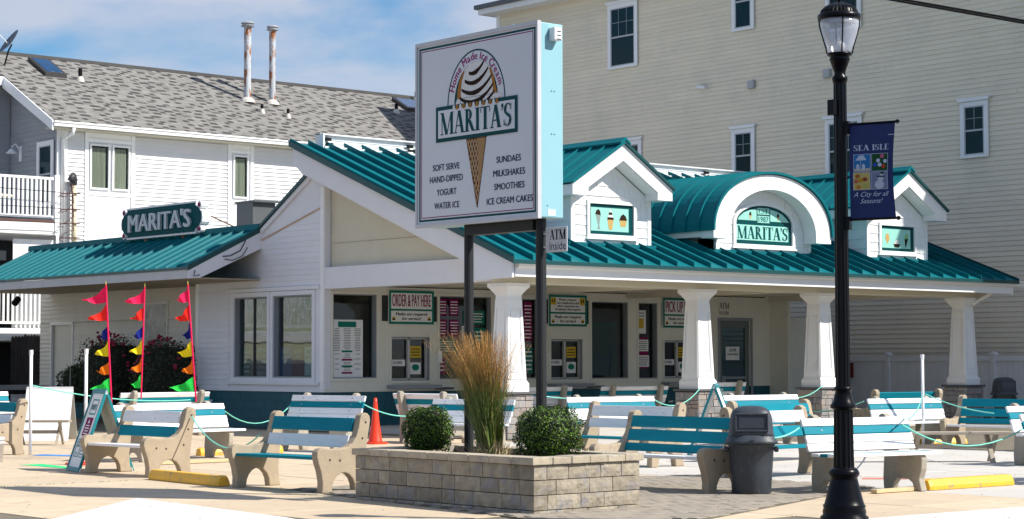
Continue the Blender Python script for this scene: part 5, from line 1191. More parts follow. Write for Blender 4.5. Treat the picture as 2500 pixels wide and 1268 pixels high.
# feather reed grass
t = thing('feather_grass', 'tall feather reed grass with golden plumes between the sign posts', 'ornamental grass', (13.40, 16.0, .49))
gb, gd, gp = G(), G(), G(); rnd = random.Random(3)
rtv = Vector((.759, -.651, 0))
for i in range(2600):
    a = rnd.uniform(0, 6.28); r0 = rnd.uniform(0, .13); base = Vector((13.30+r0*math.cos(a), 15.88+r0*math.sin(a), .49))
    hgt = rnd.uniform(.45, 1.0) if i > 620 else rnd.uniform(.95, 1.40)
    sp = rnd.gauss(0, .17)*hgt; d = rtv*(sp-.09*hgt)+fw*rnd.gauss(0, .10)*hgt; wd = rnd.uniform(.0025, .0045)
    if rnd.random() < .05: d += rtv*rnd.choice((-.2, .16))*hgt
    pts = []; 
    for k in range(6):
        q = k/5; pts.append(base+d*(q**1.7)+Vector((0, 0, hgt*(q-.06*q*q*(1+abs(sp)*2)))))
    side = (rtv*math.cos(a)+fw*math.sin(a))
    tgt = gb if rnd.random() < .72 else gd
    V = []
    for k, p in enumerate(pts): ww = wd*(1-k/5.5); V += [p-side*ww, p+side*ww]
    tgt.poly(V, [(2*k, 2*k+1, 2*k+3, 2*k+2) for k in range(5)])
    if i < 620:
        for k in range(26):   # plume of small spikelets
            q = .60+.42*k/26; p = base+d*(q**1.7)+Vector((0, 0, hgt*(q-.06*q*q)))
            w_ = .012*math.sin(math.pi*min(1, (k+2)/27))+.003; dd = (rtv*rnd.gauss(0, 1)+fw*rnd.gauss(0, 1))*w_
            s_ = side*.0022; up_ = Vector((0, 0, .028))
            gp.poly([p-s_, p+s_, p+dd+up_], [(0, 1, 2)])
part(gb, 'green_blades', mat('grass_green', (.09, .15, .02), .6, var=.3, scale=6), t, kind='stuff'); part(gd, 'dry_blades', mat('grass_dry', (.30, .27, .09), .7, var=.25, scale=6), t, kind='stuff'); part(gp, 'plumes', mat('plume_gold', (.56, .28, .08), .8, var=.25, scale=8), t, kind='stuff')
g = G()
for i in range(500):
    a = rnd.uniform(0, 6.28); r0 = rnd.uniform(0, .2); b0 = Vector((13.28+r0*math.cos(a), 15.85+r0*math.sin(a), .50)); d = Vector((rnd.gauss(0, .08), rnd.gauss(0, .08), rnd.uniform(.02, .2))); s = rtv*.004
    g.poly([b0-s, b0+s, b0+d], [(0, 1, 2)])
part(g, 'straw', mat('straw', (.45, .36, .2), .8), t, kind='stuff')

# big pole sign
ps = thing('pole_sign', "large square two post sign reading MARITA'S with an ice cream cone above the planter", 'sign', (13.47, 16.0, .45))
SX = 13.30; SF = Fr((SX, 17.13, 2.98), (0, -1, 0)); SWd, SHt = 2.055, 2.04
g = G(); g.fbox(SF, 0, SWd, 0, SHt, -.33, -.005); part(g, 'cabinet', SIGNE, ps, bevel=.012, seg=2)
g = G(); g.fbox(SF, .0, SWd, .0, SHt, -.004, .012); part(g, 'face_panel', SIGNF, ps)
g = G(); f = .028; g.fbox(SF, -.01, SWd+.006, SHt-f, SHt+.012, -.02, .03); g.fbox(SF, -.01, SWd+.006, -.012, f, -.02, .03); g.fbox(SF, -.01, f-.01, f, SHt-f, -.02, .03); g.fbox(SF, SWd-f+.006, SWd+.006, f, SHt-f, -.02, .03); part(g, 'face_frame', mat('sign_frame_grey', (.55, .55, .58), .4), ps)
def border(F, u0, u1, v0, v1, t, w, name, m, par):
    g = G(); g.fbox(F, u0, u1, v1-t, v1, w, w+.002); g.fbox(F, u0, u1, v0, v0+t, w, w+.002); g.fbox(F, u0, u0+t, v0+t, v1-t, w, w+.002); g.fbox(F, u1-t, u1, v0+t, v1-t, w, w+.002); part(g, name, m, par)
border(SF, .045, SWd-.045, .055, SHt-.05, .022, .0121, 'green_border', DKGREEN, ps)
border(SF, .082, SWd-.082, .092, SHt-.085, .009, .0121, 'maroon_border', MAROON, ps)
# arch ring
ac, az = 1.035, 1.30
def ring(c, z, rx0, ry0, t, w, name, m, a0=0, a1=180, n=40):
    g = G(); V = []
    for i in range(n+1):
        a = R(a1+(a0-a1)*i/n); V += [SF.p(c+rx0*math.cos(a), z+ry0*math.sin(a), w), SF.p(c+(rx0-t)*math.cos(a), z+(ry0-t)*math.sin(a), w)]
    g.poly(V, [(2*i, 2*i+2, 2*i+3, 2*i+1) for i in range(n)]); part(g, name, m, ps)
ring(ac, az, .49, .575, .018, .0135, 'arch_line', DKGREEN)
ring(ac, az, .37, .44, .37, .0130, 'scoop_back', DKGREEN, n=48)
# curved text
s = 'Home Made Ice Cream'; g = G(); angs = []; total = 0
wds = {'m': 1.35, 'M': 1.45, 'w': 1.3, 'I': .5, 'i': .45, ' ': .55, 'H': 1.2, 'C': 1.15, 'r': .65, 'c': .9, 'e': .95}
for ch in s: total += wds.get(ch, 1.0)
a_ = 163; span = 146; acc = 0
for ch in s:
    wch = wds.get(ch, 1.0); am = R(a_-span*(acc+wch/2)/total); acc += wch
    if ch == ' ': continue
    v, f = tgeo(ch, .03, 0); x0 = min(p[0] for p in v); x1 = max(p[0] for p in v); sc_ = .118
    px, pz = ac+.395*math.cos(am), az+.465*math.sin(am)
    tx, tz = math.sin(am)*.395, -math.cos(am)*.465; ln = math.hypot(tx, tz); tx, tz = tx/ln, tz/ln; nx, nz_ = -tz, tx
    g.poly([SF.p(px+tx*(p[0]-(x0+x1)/2)*sc_*.95+nx*p[1]*sc_, pz+tz*(p[0]-(x0+x1)/2)*sc_*.95+nz_*p[1]*sc_, .0140+p[2]*.5) for p in v], f)
part(g, 'curved_lettering', pure('pink_maroon', (.32, .02, .16)), ps)
# scoop
def outline(pts, m, name, w):
    g = G(); g.fprism(SF, pts, w, w+.0015); part(g, name, m, ps)
scx = 1.05
sco = [(scx-.33, 1.36), (scx-.325, 1.45), (scx-.29, 1.56), (scx-.22, 1.66), (scx-.11, 1.725), (scx+.02, 1.745), (scx+.14, 1.72), (scx+.235, 1.65), (scx+.29, 1.55), (scx+.32, 1.42), (scx+.345, 1.36)]
outline(sco, pure('vanilla', (.70, .69, .69)), 'scoop', .0150)
drip = [(scx-.33, 1.365)]
for i in range(13):
    x = scx-.41+i*.069; drip.append((x, 1.23+(.055 if i % 2 else 0)+random.uniform(-.015, .015)+.008*i*.3))
drip.append((scx+.42, 1.34)); drip.append((scx+.345, 1.365))
outline(drip, pure('vanilla', (.70, .69, .69)), 'scoop_skirt', .0150)
CARA = pure('caramel', (.38, .17, .04)); CHOC = pure('chocolate', (.03, .015, .01))
for i in range(20):   # ragged caramel edge
    x = scx-.40+i*.041; hh = random.uniform(.03, .09); y_ = 1.235+random.uniform(-.012, .012)+.02*(i/20)
    outline([(x-.016, y_-.015), (x+.02, y_-.02), (x+.022, y_+hh*.4), (x+.004, y_+hh), (x-.014, y_+hh*.5)], CARA if i % 3 else CHOC, 'caramel_drip', .0166)
outline([(scx-.33, 1.37), (scx-.325, 1.45), (scx-.29, 1.56), (scx-.22, 1.66), (scx-.2, 1.655), (scx-.25, 1.55), (scx-.27, 1.42), (scx-.26, 1.36)], CARA, 'caramel_shade', .0166)
outline([(scx+.27, 1.37), (scx+.345, 1.37), (scx+.32, 1.44), (scx+.29, 1.55), (scx+.235, 1.65), (scx+.21, 1.645), (scx+.25, 1.54), (scx+.275, 1.44)], CARA, 'caramel_shade', .0166)
for (z0, hw_, dp) in ((1.68, .13, .05), (1.60, .20, .08), (1.51, .255, .10), (1.42, .285, .11), (1.335, .30, .10)):
    g = G(); V = []; n_ = 14
    for i in range(n_+1):
        q = -1+2*i/n_; x = scx+q*hw_; zc = z0-dp*(1-q*q)+.055*q; th = .055*(1-.4*abs(q))+random.uniform(-.004, .004)
        V += [SF.p(x, zc-th/2, .0182), SF.p(x, zc+th/2, .0182)]
    g.poly(V, [(2*i, 2*i+2, 2*i+3, 2*i+1) for i in range(n_)]); part(g, 'chocolate_swirl', CHOC, ps)
# banner box
g = G(); g.fbox(SF, .35, 1.725, .915, 1.305, .0185, .020); part(g, 'name_box', DKGREEN, ps)
g = G(); g.fbox(SF, .392, 1.683, .957, 1.263, .0202, .0215); part(g, 'name_box_face', SIGNF, ps)
g = G(); put_serif(g, SF, "MARITA'S", .43, 1.645, .99, 1.235, .022); part(g, 'name_lettering', DKGREEN, ps)
for i in range(14):
    x = scx-.38+i*.056
    outline([(x-.02, 1.25), (x+.022, 1.25), (x+.018, 1.29), (x, 1.31), (x-.018, 1.29)], CARA if i % 2 else pure('vanilla', (.70, .69, .69)), 'scoop_overlap', .0225)
# cone
outline([(.868, .914), (1.213, .914), (1.063, .16), (1.05, .16)], pure('waffle_brown', (.13, .05, .02)), 'cone', .0130)
g = G(); 
def coneL(z): k = (z-.16)/(.914-.16); return 1.052+(.868-1.052)*k
def coneR(z): k = (z-.16)/(.914-.16); return 1.062+(1.213-1.062)*k
def inside(u, z): return .2 < z < .905 and coneL(z)+.006 < u < coneR(z)-.006
for sgn in (1, -1):
    for i in range(-6, 40):
        u0 = .75+i*.045 if sgn > 0 else 1.33-i*.045; seg = []
        z = .90; st = .02
        prev = None
        while z > .2:
            u = u0+sgn*(.90-z)*.42 if True else 0
            if inside(u, z) and inside(u+sgn*st*.42, z-st):
                a = (u, z); b = (u+sgn*st*.42, z-st)
                g.poly([SF.p(a[0]-.006, a[1], .0147+.0001*sgn), SF.p(a[0]+.006, a[1], .0147+.0001*sgn), SF.p(b[0]+.006, b[1], .0147+.0001*sgn), SF.p(b[0]-.006, b[1], .0147+.0001*sgn)], [(0, 1, 2, 3)])
            z -= st
part(g, 'waffle_lines', pure('waffle_tan', (.50, .36, .22)), ps)
outline([(1.06, .905), (1.20, .905), (1.13, .55), (1.08, .30)], pure('waffle_light', (.36, .22, .11)), 'cone_highlight', .0138)
# list text
g = G()
for s, uc, v0, wd in (('SOFT SERVE', .522, .605, .47), ('HAND-DIPPED', .524, .475, .58), ('YOGURT', .53, .33, .345), ('WATER ICE', .533, .183, .44), ('SUNDAES', 1.576, .612, .40), ('MILKSHAKES', 1.582, .468, .52), ('SMOOTHIES', 1.585, .325, .495), ('ICE CREAM CAKES', 1.589, .176, .75)):
    g = G(); put_text(g, SF, s, uc, v0, wd, .068, .0135, bold=.04); part(g, 'list_lettering', NAVY, ps)
# box on side edge, screws
g = G(); EF = FR(17.13-SWd); g.fbox(EF, SX+.13, SX+.24, 4.83, 4.97, .001, .09); part(g, 'photocell_box', WHITEV, ps, bevel=.008)
g = G()
for z in (4.84, 4.88, 4.92): g.fbox(EF, SX+.17, SX+.22, z, z+.008, .09, .094)
for x, z in ((SX+.16, 4.3), (SX+.20, 4.3), (SX+.16, 3.85), (SX+.20, 3.85), (SX+.10, 3.1)): g.fbox(EF, x, x+.01, z, z+.01, .0, .004)
part(g, 'box_slots', BLKM, ps)
g = G(); g.fbox(EF, SX+.11, SX+.22, 3.0, 3.07, .0, .003); part(g, 'maker_plate', pure('pale_blue_plate', (.55, .75, .85)), ps)
g = G()
for u in (.5, 1.5): g.tube([SF.p(u, SHt, -.1), SF.p(u, SHt+.04, -.1), SF.p(u+.04, SHt+.04, -.1)], .012, 6)
part(g, 'lifting_eye', SIGNE, ps)
PM = mat('black_sign_post', (.005, .006, .008), .6, var=.15, bump=.001, bscale=20)
for y, r_ in ((16.44, .052), (15.25, .056)):
    g = G(); g.tube([(SX+.17, y, .45), (SX+.17, y, 3.0)], r_, 16); part(g, 'post', PM, ps, smooth=False)
g = G(); g.box(SX+.10, SX+.24, 15.3, 16.4, 2.86, 2.97); part(g, 'cross_beam', PM, ps)
# ATM sign on the post
am = thing('atm_sign', 'small white ATM Inside sign bracketed to the right sign post', 'sign', (SX+.17, 15.05, 2.6))
AF = Fr((SX+.17, 15.17, 2.62), (0, -1, 0))
g = G(); g.fbox(AF, 0, .33, 0, .262, -.008, .008); part(g, 'panel', mat('atm_white', (.5, .5, .52), .4), am, bevel=.004)
g = G(); put_serif(g, AF, 'ATM', .065, .315, .13, .235, .0085); put_text(g, AF, 'Inside', .19, .025, .25, .085, .0085); part(g, 'lettering', BLKM, am)
g = G(); g.fbox(AF, -.08, .05, .19, .205, -.01, .014); g.fbox(AF, -.08, .05, .05, .065, -.01, .014); part(g, 'bracket', mat('aluminium_frame', (.5, .5, .5), .4), am)

# ------------------------------------------------------------------ street lamp and banner
lx, ly = 13.642, 11.359
lm = thing('street_lamp', 'black fluted cast street lamp with frosted acorn lantern at right', 'street lamp', (lx, ly, 0))
c = (lx, ly, 0)
g = G(); g.lathe([(.215, .0), (.215, .10), (.19, .12), (.195, .15), (.185, .18), (.19, .20), (.178, .215), (.165, .26), (.145, .34), (.125, .42), (.118, .45), (.135, .47), (.14, .49), (.125, .52), (.10, .54)], c, 32); part(g, 'base', BLACK, lm, smooth=True)
def fluted(r0, r1, z0, z1, nfl=14, n=112, dep=.09):
    g = G(); V = []
    for z, r_ in ((z0, r0), (z1, r1)):
        for j in range(n):
            a = 2*math.pi*j/n; rr = r_*(1-dep*abs(math.sin(a*nfl/2))); V.append((lx+rr*math.cos(a), ly+rr*math.sin(a), z))
    g.poly(V, [(j, (j+1) % n, (j+1) % n+n, j+n) for j in range(n)]); return g
part(fluted(.092, .085, .53, 1.08), 'lower_shaft', BLACK, lm)
g = G(); g.lathe([(.085, 1.055), (.115, 1.07), (.118, 1.09), (.09, 1.13), (.078, 1.18), (.07, 1.22), (.082, 1.235), (.082, 1.25), (.065, 1.265)], c, 32); part(g, 'shaft_collar', BLACK, lm, smooth=True)
part(fluted(.067, .060, 1.25, 4.02, 12), 'upper_shaft', BLACK, lm)
g = G(); g.lathe([(.062, 4.0), (.07, 4.03), (.07, 4.05), (.05, 4.07), (.052, 4.10), (.066, 4.14), (.09, 4.205), (.095, 4.21), (.088, 4.225), (.088, 4.24), (.112, 4.25), (.112, 4.268)], c, 32); part(g, 'fitter', BLACK, lm, smooth=True)
lg = bpy.data.materials.new('lantern_acrylic'); lg.use_nodes = True; b_ = lg.node_tree.nodes['Principled BSDF']; b_.inputs['Base Color'].default_value = (.78, .8, .9, 1); b_.inputs['Roughness'].default_value = .15; b_.inputs['Transmission Weight'].default_value = .35; b_.inputs['Alpha'].default_value = .55
g = G(); g.lathe([(.092, 4.27), (.105, 4.29), (.135, 4.37), (.160, 4.45), (.175, 4.52), (.178, 4.58)], c, 40); part(g, 'lantern_glass', lg, lm, smooth=True)
g = G(); g.lathe([(.05, 4.27), (.05, 4.33), (.045, 4.36), (.02, 4.38)], c, 16); part(g, 'bulb_housing', WHITEV, lm, smooth=True)
g = G(); g.lathe([(.186, 4.57), (.195, 4.585), (.196, 4.615), (.175, 4.63)], c, 40); part(g, 'cap_rim', BLACK, lm, smooth=True)
g = G(); V = []; n_ = 120; pr = [(.178, 4.625), (.165, 4.66), (.135, 4.69), (.09, 4.715), (.04, 4.73), (.018, 4.74)]
for r_, z in pr:
    for j in range(n_): rr = r_*(1-.05*(j % 4 < 2)); V.append((lx+rr*math.cos(2*math.pi*j/n_), ly+rr*math.sin(2*math.pi*j/n_), z))
g.poly(V, [(i*n_+j, i*n_+(j+1) % n_, (i+1)*n_+(j+1) % n_, (i+1)*n_+j) for i in range(len(pr)-1) for j in range(n_)]); part(g, 'ribbed_cap', BLACK, lm)
g = G(); g.lathe([(.018, 4.735), (.012, 4.76), (.022, 4.78), (.026, 4.80), (.01, 4.83), (.004, 4.86)], c, 16); part(g, 'finial', BLACK, lm, smooth=True)
for k in range(4):
    a = R(50+90*k); g = G(); g.tube([(lx+r_*math.cos(a), ly+r_*math.sin(a), z) for r_, z in ((.115, 4.265), (.125, 4.32), (.158, 4.43), (.180, 4.51), (.185, 4.58))], .007, 6)
    part(g, 'lantern_rib', BLACK, lm)
rtx = Vector((.759, -.651, 0)); 
g = G(); q = Vector((lx, ly, 0))-rtx*.075-fw*.04; g.box(q.x-.035, q.x+.035, q.y-.035, q.y+.035, 3.70, 3.84); part(g, 'receptacle_box', BLACK, lm, bevel=.004)
bd = Vector((.300, -.956, 0)).normalized(); O = Vector((lx, ly, 0))+bd*.09
bn = thing('street_banner', 'navy SEA ISLE banner with four season pictures hung on the street lamp', 'banner', tuple(O+Vector((0, 0, 2.7))))
BF = Fr(tuple(O), tuple(bd))
for z, nm in ((3.615, 'banner_arm'), (2.755, 'banner_arm')):
    g = G(); g.tube([BF.p(-.09, z, 0), BF.p(.445, z, 0)], .011, 8); g.lathe([(.004, -.02), (.02, -.01), (.02, .01), (.004, .02)], tuple(BF.p(.45, z, 0)), 12); g.fbox(BF, -.05, 0, z-.09, z+.03, -.03, .03); part(g, nm, BLACK, bn)
NV = mat('banner_navy', (.012, .022, .11), .75, var=.1, scale=8)
g = G(); nu, nv = 12, 24; V = []
def bwarp(u, v):  # u 0..1, v 0..1
    ed = .03*math.sin(math.pi*v)*u**3
    return (.0+u*.43-ed, 2.755+.86*v, .014*math.sin(math.pi*v)*math.sin(3.0*u+1.0))
for i in range(nu+1):
    for j in range(nv+1):
        a, b, c2 = bwarp(i/nu, j/nv); V.append(BF.p(a, b, c2))
k0 = len(V); V += [BF.p(*(bwarp(i/nu, j/nv)[:2]), bwarp(i/nu, j/nv)[2]-.004) for i in range(nu+1) for j in range(nv+1)]
g.poly(V, [(i*(nv+1)+j, (i+1)*(nv+1)+j, (i+1)*(nv+1)+j+1, i*(nv+1)+j+1) for i in range(nu) for j in range(nv)]); part(g, 'cloth', NV, bn, smooth=True)
def bpatch(u0, u1, v0, v1, off, name, m):
    g = G(); V = []; n_ = 6
    for i in range(n_+1):
        for j in range(n_+1):
            a, b, c2 = bwarp(u0+(u1-u0)*i/n_, v0+(v1-v0)*j/n_); V.append(BF.p(a, b, c2+off))
    g.poly(V, [(i*(n_+1)+j, (i+1)*(n_+1)+j, (i+1)*(n_+1)+j+1, i*(n_+1)+j+1) for i in range(n_) for j in range(n_)]); part(g, name, m, bn)
def btext(geo, name, m, off=.004):
    v, f = geo; g = G(); g.poly([BF.p(bwarp(a, b)[0], bwarp(a, b)[1], bwarp(a, b)[2]+off) for a, b in v], f); part(g, name, m, bn)
PALE = pure('banner_white', (.50, .55, .68))
for (u0, v0, kind) in ((.10, .50, 'beach'), (.50, .50, 'flowers'), (.09, .31, 'leaves'), (.49, .31, 'snow')):
    u1, v1 = u0+.36, v0+.175
    bpatch(u0-.012, u1+.012, v0-.005, v1+.005, .0025, 'picture_border', PALE)
    def spot(a, b, ra, rb, m, nm, off=.007, n=10):
        pts = [(u0+(u1-u0)*(a+ra*math.cos(2*math.pi*q/n)), v0+(v1-v0)*(b+rb*math.sin(2*math.pi*q/n))) for q in range(n)]; btext((pts, [tuple(range(n))]), nm, m, off)
    if kind == 'beach':
        bpatch(u0, u1, v0, v1, .0045, 'sky_print', pure('beach_blue', (.03, .17, .40))); bpatch(u0, u1, v0, v0+.03, .0055, 'sand_print', pure('beach_sand', (.45, .42, .36)))
        btext(([(u0+.03, v0+.115), (u1-.08, v0+.115), (u0+.22, v0+.165), (u0+.12, v0+.165)], [(0, 1, 2, 3)]), 'parasol_print', PALE, .0065); bpatch(u0+.145, u0+.155, v0+.02, v0+.12, .0064, 'pole_print', PALE)
        for a in (.25, .6): spot(a, .25, .1, .2, PALE, 'chair_print')
    elif kind == 'flowers':
        bpatch(u0, u1, v0, v1, .0045, 'leaf_print', pure('flower_green', (.02, .08, .03)))
        rr = random.Random(4); cs = [PALE, pure('flower_red', (.5, .05, .03)), PALE, pure('flower_pink', (.6, .12, .25)), pure('flower_blue', (.03, .08, .4)), PALE]
        for i, (a, b) in enumerate(((.4, .6), (.75, .25), (.5, .35), (.65, .85), (.2, .35), (.85, .55))): spot(a, b, .13, .12, cs[i], 'flower_print')
    elif kind == 'leaves':
        bpatch(u0, u1, v0, v1, .0045, 'ground_print', pure('autumn_yellow', (.55, .42, .14)))
        for a, b, c3 in ((.25, .8, (.4, .12, .03)), (.45, .55, (.55, .28, .02)), (.7, .6, (.3, .06, .03)), (.3, .15, (.5, .2, .04)), (.75, .2, (.4, .42, .12)), (.15, .5, (.5, .15, .08))): spot(a, b, .16, .13, pure('leaf_%d' % int(a*100), c3), 'leaf_spot', n=7)
    else:
        bpatch(u0, u1, v0, v1, .0045, 'snow_print', pure('snow_grey', (.20, .22, .32)))
        spot(.5, .25, .3, .27, pure('snow_white', (.5, .52, .62)), 'snowman_body'); spot(.58, .62, .2, .17, pure('snow_white', (.5, .52, .62)), 'snowman_chest', .0078); spot(.66, .84, .12, .1, pure('snow_white', (.5, .52, .62)), 'snowman_head', .0086)
        bpatch(u0+.21, u0+.28, v0+.155, v0+.175, .0092, 'hat_print', BLKM); bpatch(u0+.13, u0+.30, v0+.122, v0+.134, .0092, 'scarf_print', BLKM)
gg = G(); FI = Fr((0, 0, 0), (1, 0, 0))
put_serif(gg, FI, 'SEA ISLE', .09, .89, .715, .775, 0); btext(([(p[0], p[2]) for p in gg.v], gg.f), 'title_lettering', PALE, .004)
for s, v0, wd in (('A City for all', .235, .8), ('Seasons!', .165, .5)):
    gg = G(); put_text(gg, FI, s, .48, v0, wd, .05, 0, bold=.0, shear=.45); btext(([(p[0], p[2]) for p in gg.v], gg.f), 'script_lettering', PALE, .004)
bpatch(.86, .99, .865, .872, .004, 'corner_print', PALE)

# ------------------------------------------------------------------ benches
def slab_bench(Ln, colours, seatc, conc, label, group):
    """concrete slab ends, wide planks bolted across their front"""
    t = thing('park_bench', label, 'bench', (0, 0, 0), group)
    prof = [(-.30, 0), (-.19, 0), (-.15, .09), (-.08, .13), (.10, .13), (.15, .08), (.18, 0), (.32, 0), (.33, .14), (.31, .40), (.35, .62), (.40, .80), (.39, .85), (.34, .87), (.29, .85), (.26, .80), (.20, .60), (.14, .42), (-.28, .41), (-.31, .37), (-.30, .25), (-.26, .14)]
    for s in (-1, 1):
        x = s*(Ln/2-.26)
        g = G(); g.prism([(x-.045, y, z) for y, z in prof], (.09, 0, 0)); part(g, 'support', conc, t, bevel=.012, seg=2)
    d = Vector((0, .125, .30)).normalized()   # back lean
    o0 = Vector((0, .13, .455))
    nrm = Vector((0, -d.z, d.y))
    for i, m in enumerate(colours[::-1]):
        a = o0+d*(i*.1); b = a+d*.09; g = G(); j = random.uniform(-.008, .008)
        g.hexa([(-Ln/2+j, a.y, a.z), (Ln/2+j, a.y, a.z), (Ln/2+j, a.y+nrm.y*.035, a.z+nrm.z*.035), (-Ln/2+j, a.y+nrm.y*.035, a.z+nrm.z*.035), (-Ln/2+j, b.y, b.z), (Ln/2+j, b.y, b.z), (Ln/2+j, b.y+nrm.y*.035, b.z+nrm.z*.035), (-Ln/2+j, b.y+nrm.y*.035, b.z+nrm.z*.035)])
        pk = part(g, 'back_plank', m, t, bevel=.004)
        g = G()
        for s in (-1, 1):
            q = (a+b)/2+nrm*.036+Vector((s*(Ln/2-.26), 0, 0)); g.tube([q, q+nrm*.003], .011, 8)
        part(g, 'bolt', GREYP, pk)
    for i, m in enumerate(seatc):
        y0 = -.33+i*.14; g = G(); g.box(-Ln/2+random.uniform(-.01, .01), Ln/2, y0, y0+.13, .412, .447); part(g, 'seat_plank', m, t, bevel=.004)
    return t
def scroll_bench(Ln, backs, seats, conc, label, group):
    """scrolled concrete arm ends with planks set between them"""
    t = thing('park_bench', label, 'bench', (0, 0, 0), group)
    prof = [(-.31, 0), (-.17, 0)]+[(.01+.175*math.cos(R(a)), .02+.20*math.sin(R(a))) for a in range(180, -1, -20)]+[(.19, 0), (.36, 0), (.335, .10), (.325, .24), (.35, .45), (.385, .66), (.415, .80), (.405, .85), (.37, .885), (.32, .89), (.275, .865), (.255, .82), (.235, .72), (.20, .62), (.14, .545), (.06, .505), (-.06, .49), (-.20, .495), (-.28, .51), (-.345, .50), (-.385, .46), (-.39, .41), (-.37, .34), (-.33, .24), (-.305, .12)]
    for s in (-1, 1):
        x = s*(Ln/2-.05); g = G(); g.prism([(x-.05, y, z) for y, z in prof], (.10, 0, 0)); e_ = part(g, 'end_frame', conc, t, bevel=.012, seg=2)
        g = G()
        for y, z in ((.34, .78), (.29, .60), (.22, .40), (-.2, .37), (-.05, .36)): g.tube([(x+s*.049, y, z), (x+s*.053, y, z)], .014, 8)
        part(g, 'bolt_head', mat('dark_bolt', (.05, .03, .02), .7), e_)
    w_ = Ln/2-.101
    for (z0, z1, y0, m) in backs:
        g = G(); y1 = y0+(z1-z0)*.30; g.hexa([(-w_, y0, z0), (w_, y0, z0), (w_, y0+.04, z0-.01), (-w_, y0+.04, z0-.01), (-w_, y1, z1), (w_, y1, z1), (w_, y1+.04, z1-.01), (-w_, y1+.04, z1-.01)]); part(g, 'back_plank', m, t, bevel=.004)
    for (y0, y1, m) in seats:
        z0, z1 = .405-.03*(y0+.3), .405-.03*(y1+.3)
        g = G(); g.hexa([(-w_, y0, z0-.035), (w_, y0, z0-.035), (w_, y1, z1-.035), (-w_, y1, z1-.035), (-w_, y0, z0), (w_, y0, z0), (w_, y1, z1), (-w_, y1, z1)]); part(g, 'seat_plank', m, t, bevel=.004)
    return t
def place(t, x, y, deg, sz=1): t.location = (x, y, .015); t.rotation_euler = (0, 0, R(deg)); t.scale = (1, 1, sz); return t
GB = 'slat benches with bolted planks round the shop'; GS = 'scroll armed concrete benches'
W4 = [BENCHW, TEALB, BENCHW, BENCHW]; ST = [BENCHW, TEALB, BENCHW]
def mid(ax, ay, bx, by, deg, off=-.30):
    r = R(deg); return ((ax+bx)/2+math.sin(r)*-off*-1, (ay+by)/2-math.cos(r)*-off*-1*-1)
def slat_at(A_, deg, Ln, label, proto=None, sz=1, z=.015):
    """A_: plan position of the left end of the top plank seen from the front"""
    r = R(deg); dx, dy = math.cos(r), math.sin(r); bx, by = -math.sin(r), math.cos(r)   # length, back
    x = A_[0]+dx*Ln/2-bx*.28; y = A_[1]+dy*Ln/2-by*.28
    if proto is None: t = slab_bench(Ln, W4, ST, CONCG, label, GB); t.location = (x, y, z); t.rotation_euler = (0, 0, r)
    else: t = dup(proto, (x, y, z), r, label, GB)
    t.scale = (1, 1, sz); return t
bD = slat_at((16.69, 14.54), -8.75, 1.6, 'white and teal slat bench directly behind the street lamp base')
bB15 = slat_at((26.02, 21.17), -11.5, 1.6, 'sunlit white and teal slat bench behind the right white pipe post', bD)
slat_at((20.0, 13.95), -6, 1.6, 'white and teal slat bench cut by the right picture edge, above the yellow wheel stop', bD, 1.0)
slat_at((23.2, 16.4), -8, 1.6, 'slat bench just behind the nearest one at the right picture edge', bD)
pB = slab_bench(1.8, W4, ST, CONCG, 'x', GB)
def p18(A_, deg, label, sz=1, z=.015, first=[True]):
    r = R(deg); dx, dy = math.cos(r), math.sin(r); bx, by = -math.sin(r), math.cos(r); x = A_[0]+dx*.9-bx*.28; y = A_[1]+dy*.9-by*.28
    if first[0]: first[0] = False; t = pB; t['label'] = label; t.location = (x, y, z); t.rotation_euler = (0, 0, r)
    else: t = dup(pB, (x, y, z), r, label, GB)
    t.scale = (1, 1, sz); return t
p18((22.16, 24.47), -9.3, 'sunlit white and teal slat bench right of the right sign post, behind the scroll benches', 1.04)
p18((24.89, 23.44), -4.3, 'sunlit slat bench behind the trash can, backed by two stone column bases', 1.05)
pC = slab_bench(2.1, W4, ST, CONCG, 'long slat bench behind the left scroll bench with pennant poles at its ends', GB)
pC.location = (14.297+1.05+.03, 25.94+.28-.5, .015); pC.rotation_euler = (0, 0, R(5))
c2 = dup(pC, (19.9, 34.0, .015), R(180+4), 'white slat bench seen from behind, farther back than the long bench with flag poles', GB); c2.scale = (1, 1, 1.05)
# shade-facing ones
def along(A_, deg, Ln, label, sz=1, z=.015, proto=bD):
    r = R(deg); dx, dy = math.cos(r), math.sin(r); bx, by = -math.sin(r), math.cos(r)
    t = dup(proto, (A_[0]+dx*Ln/2-bx*.28, A_[1]+dy*Ln/2-by*.28, z), r, label, GB); t.scale = (1, 1, sz); return t
along((18.67, 27.46), -76.3, 1.6, 'shaded white and teal slat bench just left of the tall orange cone', 1.1)
along((21.75, 26.9), 97.5, 1.6, 'shaded slat bench seen from behind, left of the left sign post', 1.08)
along((20.35, 25.76), -72, 1.6, 'slat bench mostly hidden behind the feather grass and sign posts', 1.02)
p18((28.2, 30.9), 172, 'slat bench turned to the shop, leftmost of the row under the service windows', 1.0, .11)
p18((30.6, 30.4), 172, 'slat bench turned to the shop, left of the second column base', 1.0, .11)
p18((32.9, 30.2), 175, 'slat bench turned to the shop, between the second and third columns', 1.08, .11)
p18((16.4, 37.0), 5, 'slat bench at the left picture edge, farther one', 1.05)
TE, WH = TEALB, BENCHW
sB2 = scroll_bench(1.62, [(.68, .83, .20, TE), (.50, .635, .135, WH)], [(-.06, .16, TE), (-.33, -.07, TE)], CONC, 'scroll bench with teal top plank, white middle and teal seat left of the planter', GS); place(sB2, 12.87, 18.86, -84)
